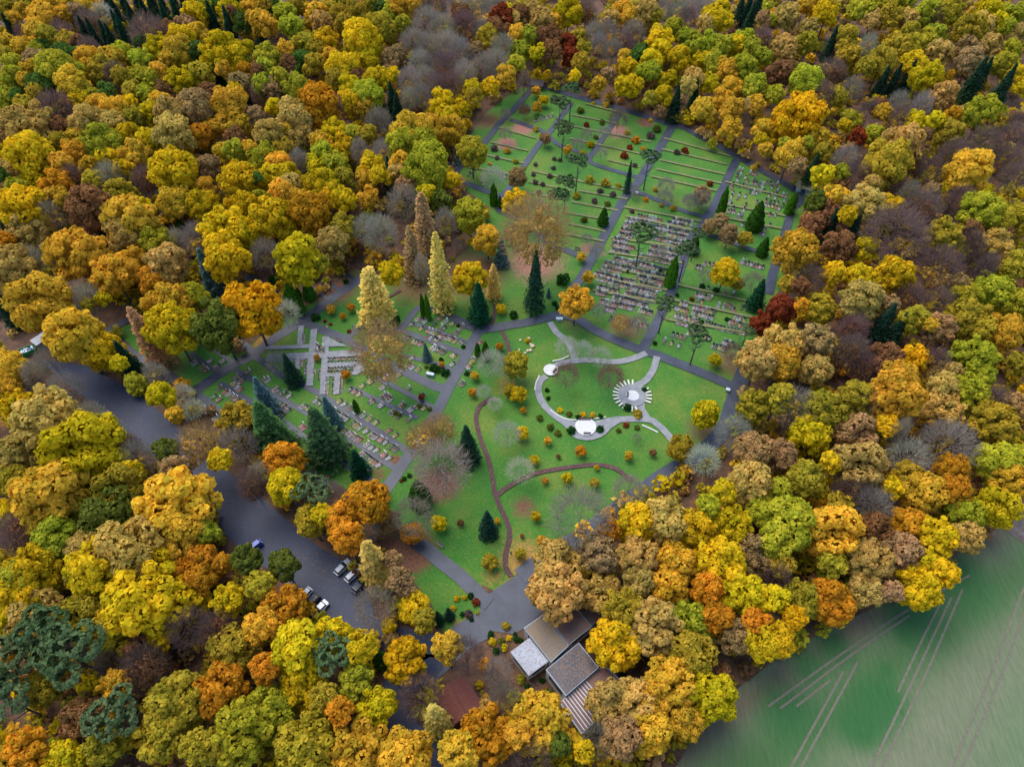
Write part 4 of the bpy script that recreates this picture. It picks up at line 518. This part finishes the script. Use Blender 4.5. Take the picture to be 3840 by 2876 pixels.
for rw in (((365,65),(525,100),9),((615,95),(745,120),9),((295,95),(440,118),10),((270,125),(400,147),9),((420,140),(530,152),8),((575,115),(690,140),8),((245,165),(360,185),8),((235,195),(320,212),6),((470,165),(545,185),5),((555,155),(720,190),11),((580,195),(700,220),8),((195,232),(280,245),7),((185,262),(330,295),10),((450,215),(680,262),15),((585,270),(670,292),6),((180,308),(290,332),9),((460,290),(650,330),13),((440,325),(640,365),13),((195,370),(330,405),9),((340,395),(580,465),17),((380,355),(600,400),14),((130,400),(270,440),9),((110,438),(240,465),8),((290,440),(575,510),18),((360,500),(550,545),12),((60,475),(220,515),11),((240,520),(340,540),7),((380,548),(530,588),9),((80,510),(230,555),10),((250,560),(430,605),13),((450,610),(490,625),3),((80,570),(220,605),9),((275,620),(490,670),15),((70,610),(135,625),5),((190,640),(430,705),16),((100,675),(145,685),4),((170,690),(330,725),11),((380,738),(460,760),6),((130,725),(195,740),5),((170,795),(420,850),9)): gl(A1,'',rw)
for rw in (((880,15),(970,40),4),((1000,50),(1080,70),4),((520,35),(600,45),3),((440,65),(485,75),3),((470,255),(790,325),5),((440,330),(580,370),6),((460,385),(495,400),2),((290,415),(345,430),3),((650,440),(700,450),2),((750,430),(800,480),3),((880,455),(930,465),2),((240,460),(350,490),5),((415,455),(610,500),8),((410,505),(590,555),7),((820,550),(900,575),3),((240,535),(370,565),5),((405,580),(460,590),3),((530,610),(700,660),7),((760,590),(920,640),6),((740,665),(900,700),6),((255,595),(345,620),4),((360,700),(420,705),3),((210,715),(330,745),4),((530,745),(560,750),2),((700,790),(780,810),4),((130,780),(270,820),3),((600,825),(720,855),5)): gl(A2,'',rw)
gp(A3,'','285,145 310,155 385,175 415,180 440,185 270,190 295,200 345,212 275,235 360,245 425,232 410,262 440,268 470,272 495,280 535,258 565,265 595,272 625,275 230,275 225,300 290,283 320,288 347,295 375,302 580,300 635,318 430,312 385,340 415,347 443,355 485,328 510,335 590,355 555,378 620,365 610,395 675,375 705,380 690,420 680,462 235,350 220,380 290,365 275,398 345,380 175,422 205,430 445,435 565,435 597,440 628,447 525,420 525,455 555,465 587,470 620,480 645,490 215,458 235,490 345,462 330,497 190,515 215,517 240,522 285,540 312,548 270,572 300,578 560,545 610,550 315,632 490,680 517,683 475,712 505,720 560,640')
gl(T2,'',((110,480),(180,440),4),((110,510),(190,520),5),((115,550),(165,560),3),((600,305),(690,280),5),((400,600),(450,620),4),((235,600),(260,585),2))
aA=un(*z(T2,(960,980))[0]); aB=un(*z(T2,(1230,540))[0]); ANG=math.atan2(aB[1]-aA[1],aB[0]-aA[0])-PI/2; aC=un(*z(T1,(220,1020))[0]); aD=un(*z(T1,(590,790))[0]); ANG2=math.atan2(aD[1]-aC[1],aD[0]-aC[0])-PI/2
cnt={}; fg=G()
for i,(px,py,nm) in enumerate(GR):
    x,y=un(px,py); ty=random.randrange(18); ms,hn,bn=GT[ty]; urn='urn' in nm and 'lawn' not in nm
    if i<far:
        k=cnt[nm]=cnt.get(nm,0)+1; rt=thing('grave',f"{k}{'th' if 10<k<14 else {1:'st',2:'nd',3:'rd'}.get(k%10,'th')} {'urn plot' if urn else 'grave'} from the {'top' if 'column' in nm else 'left'} in the {nm}",'grave',(x,y,.09),(0 if 'row' in nm else PI/2)+.05 if urn else ANG2+random.uniform(-.05,.05),'graves in the left cemetery section'); rt.scale=(.8,.5,.6) if urn else (1.25*random.choice((1,1,1.5)),1.0,1.0)
        for me,n in zip(ms,('border','bed','plants','headstone')): link(n,me,rt)
    else:
        ca,sa=math.cos(ANG),math.sin(ANG)
        for me in ms:
            cs=[tuple(q.color[:3]) for q in me.attributes['Col'].data]; o_=len(fg.v); fg.v+=[(x+(v.co.x*ca-v.co.y*sa),y+(v.co.x*sa+v.co.y*ca),v.co.z+.08) for v in me.vertices]; fg.f+=[tuple(j+o_ for j in p.vertices) for p in me.polygons]; fg.c+=cs
o=fg.build('grave_field'); struct(o,'stuff'); o['label']='rows of small distant graves in the right cemetery block'; o['category']='graves'
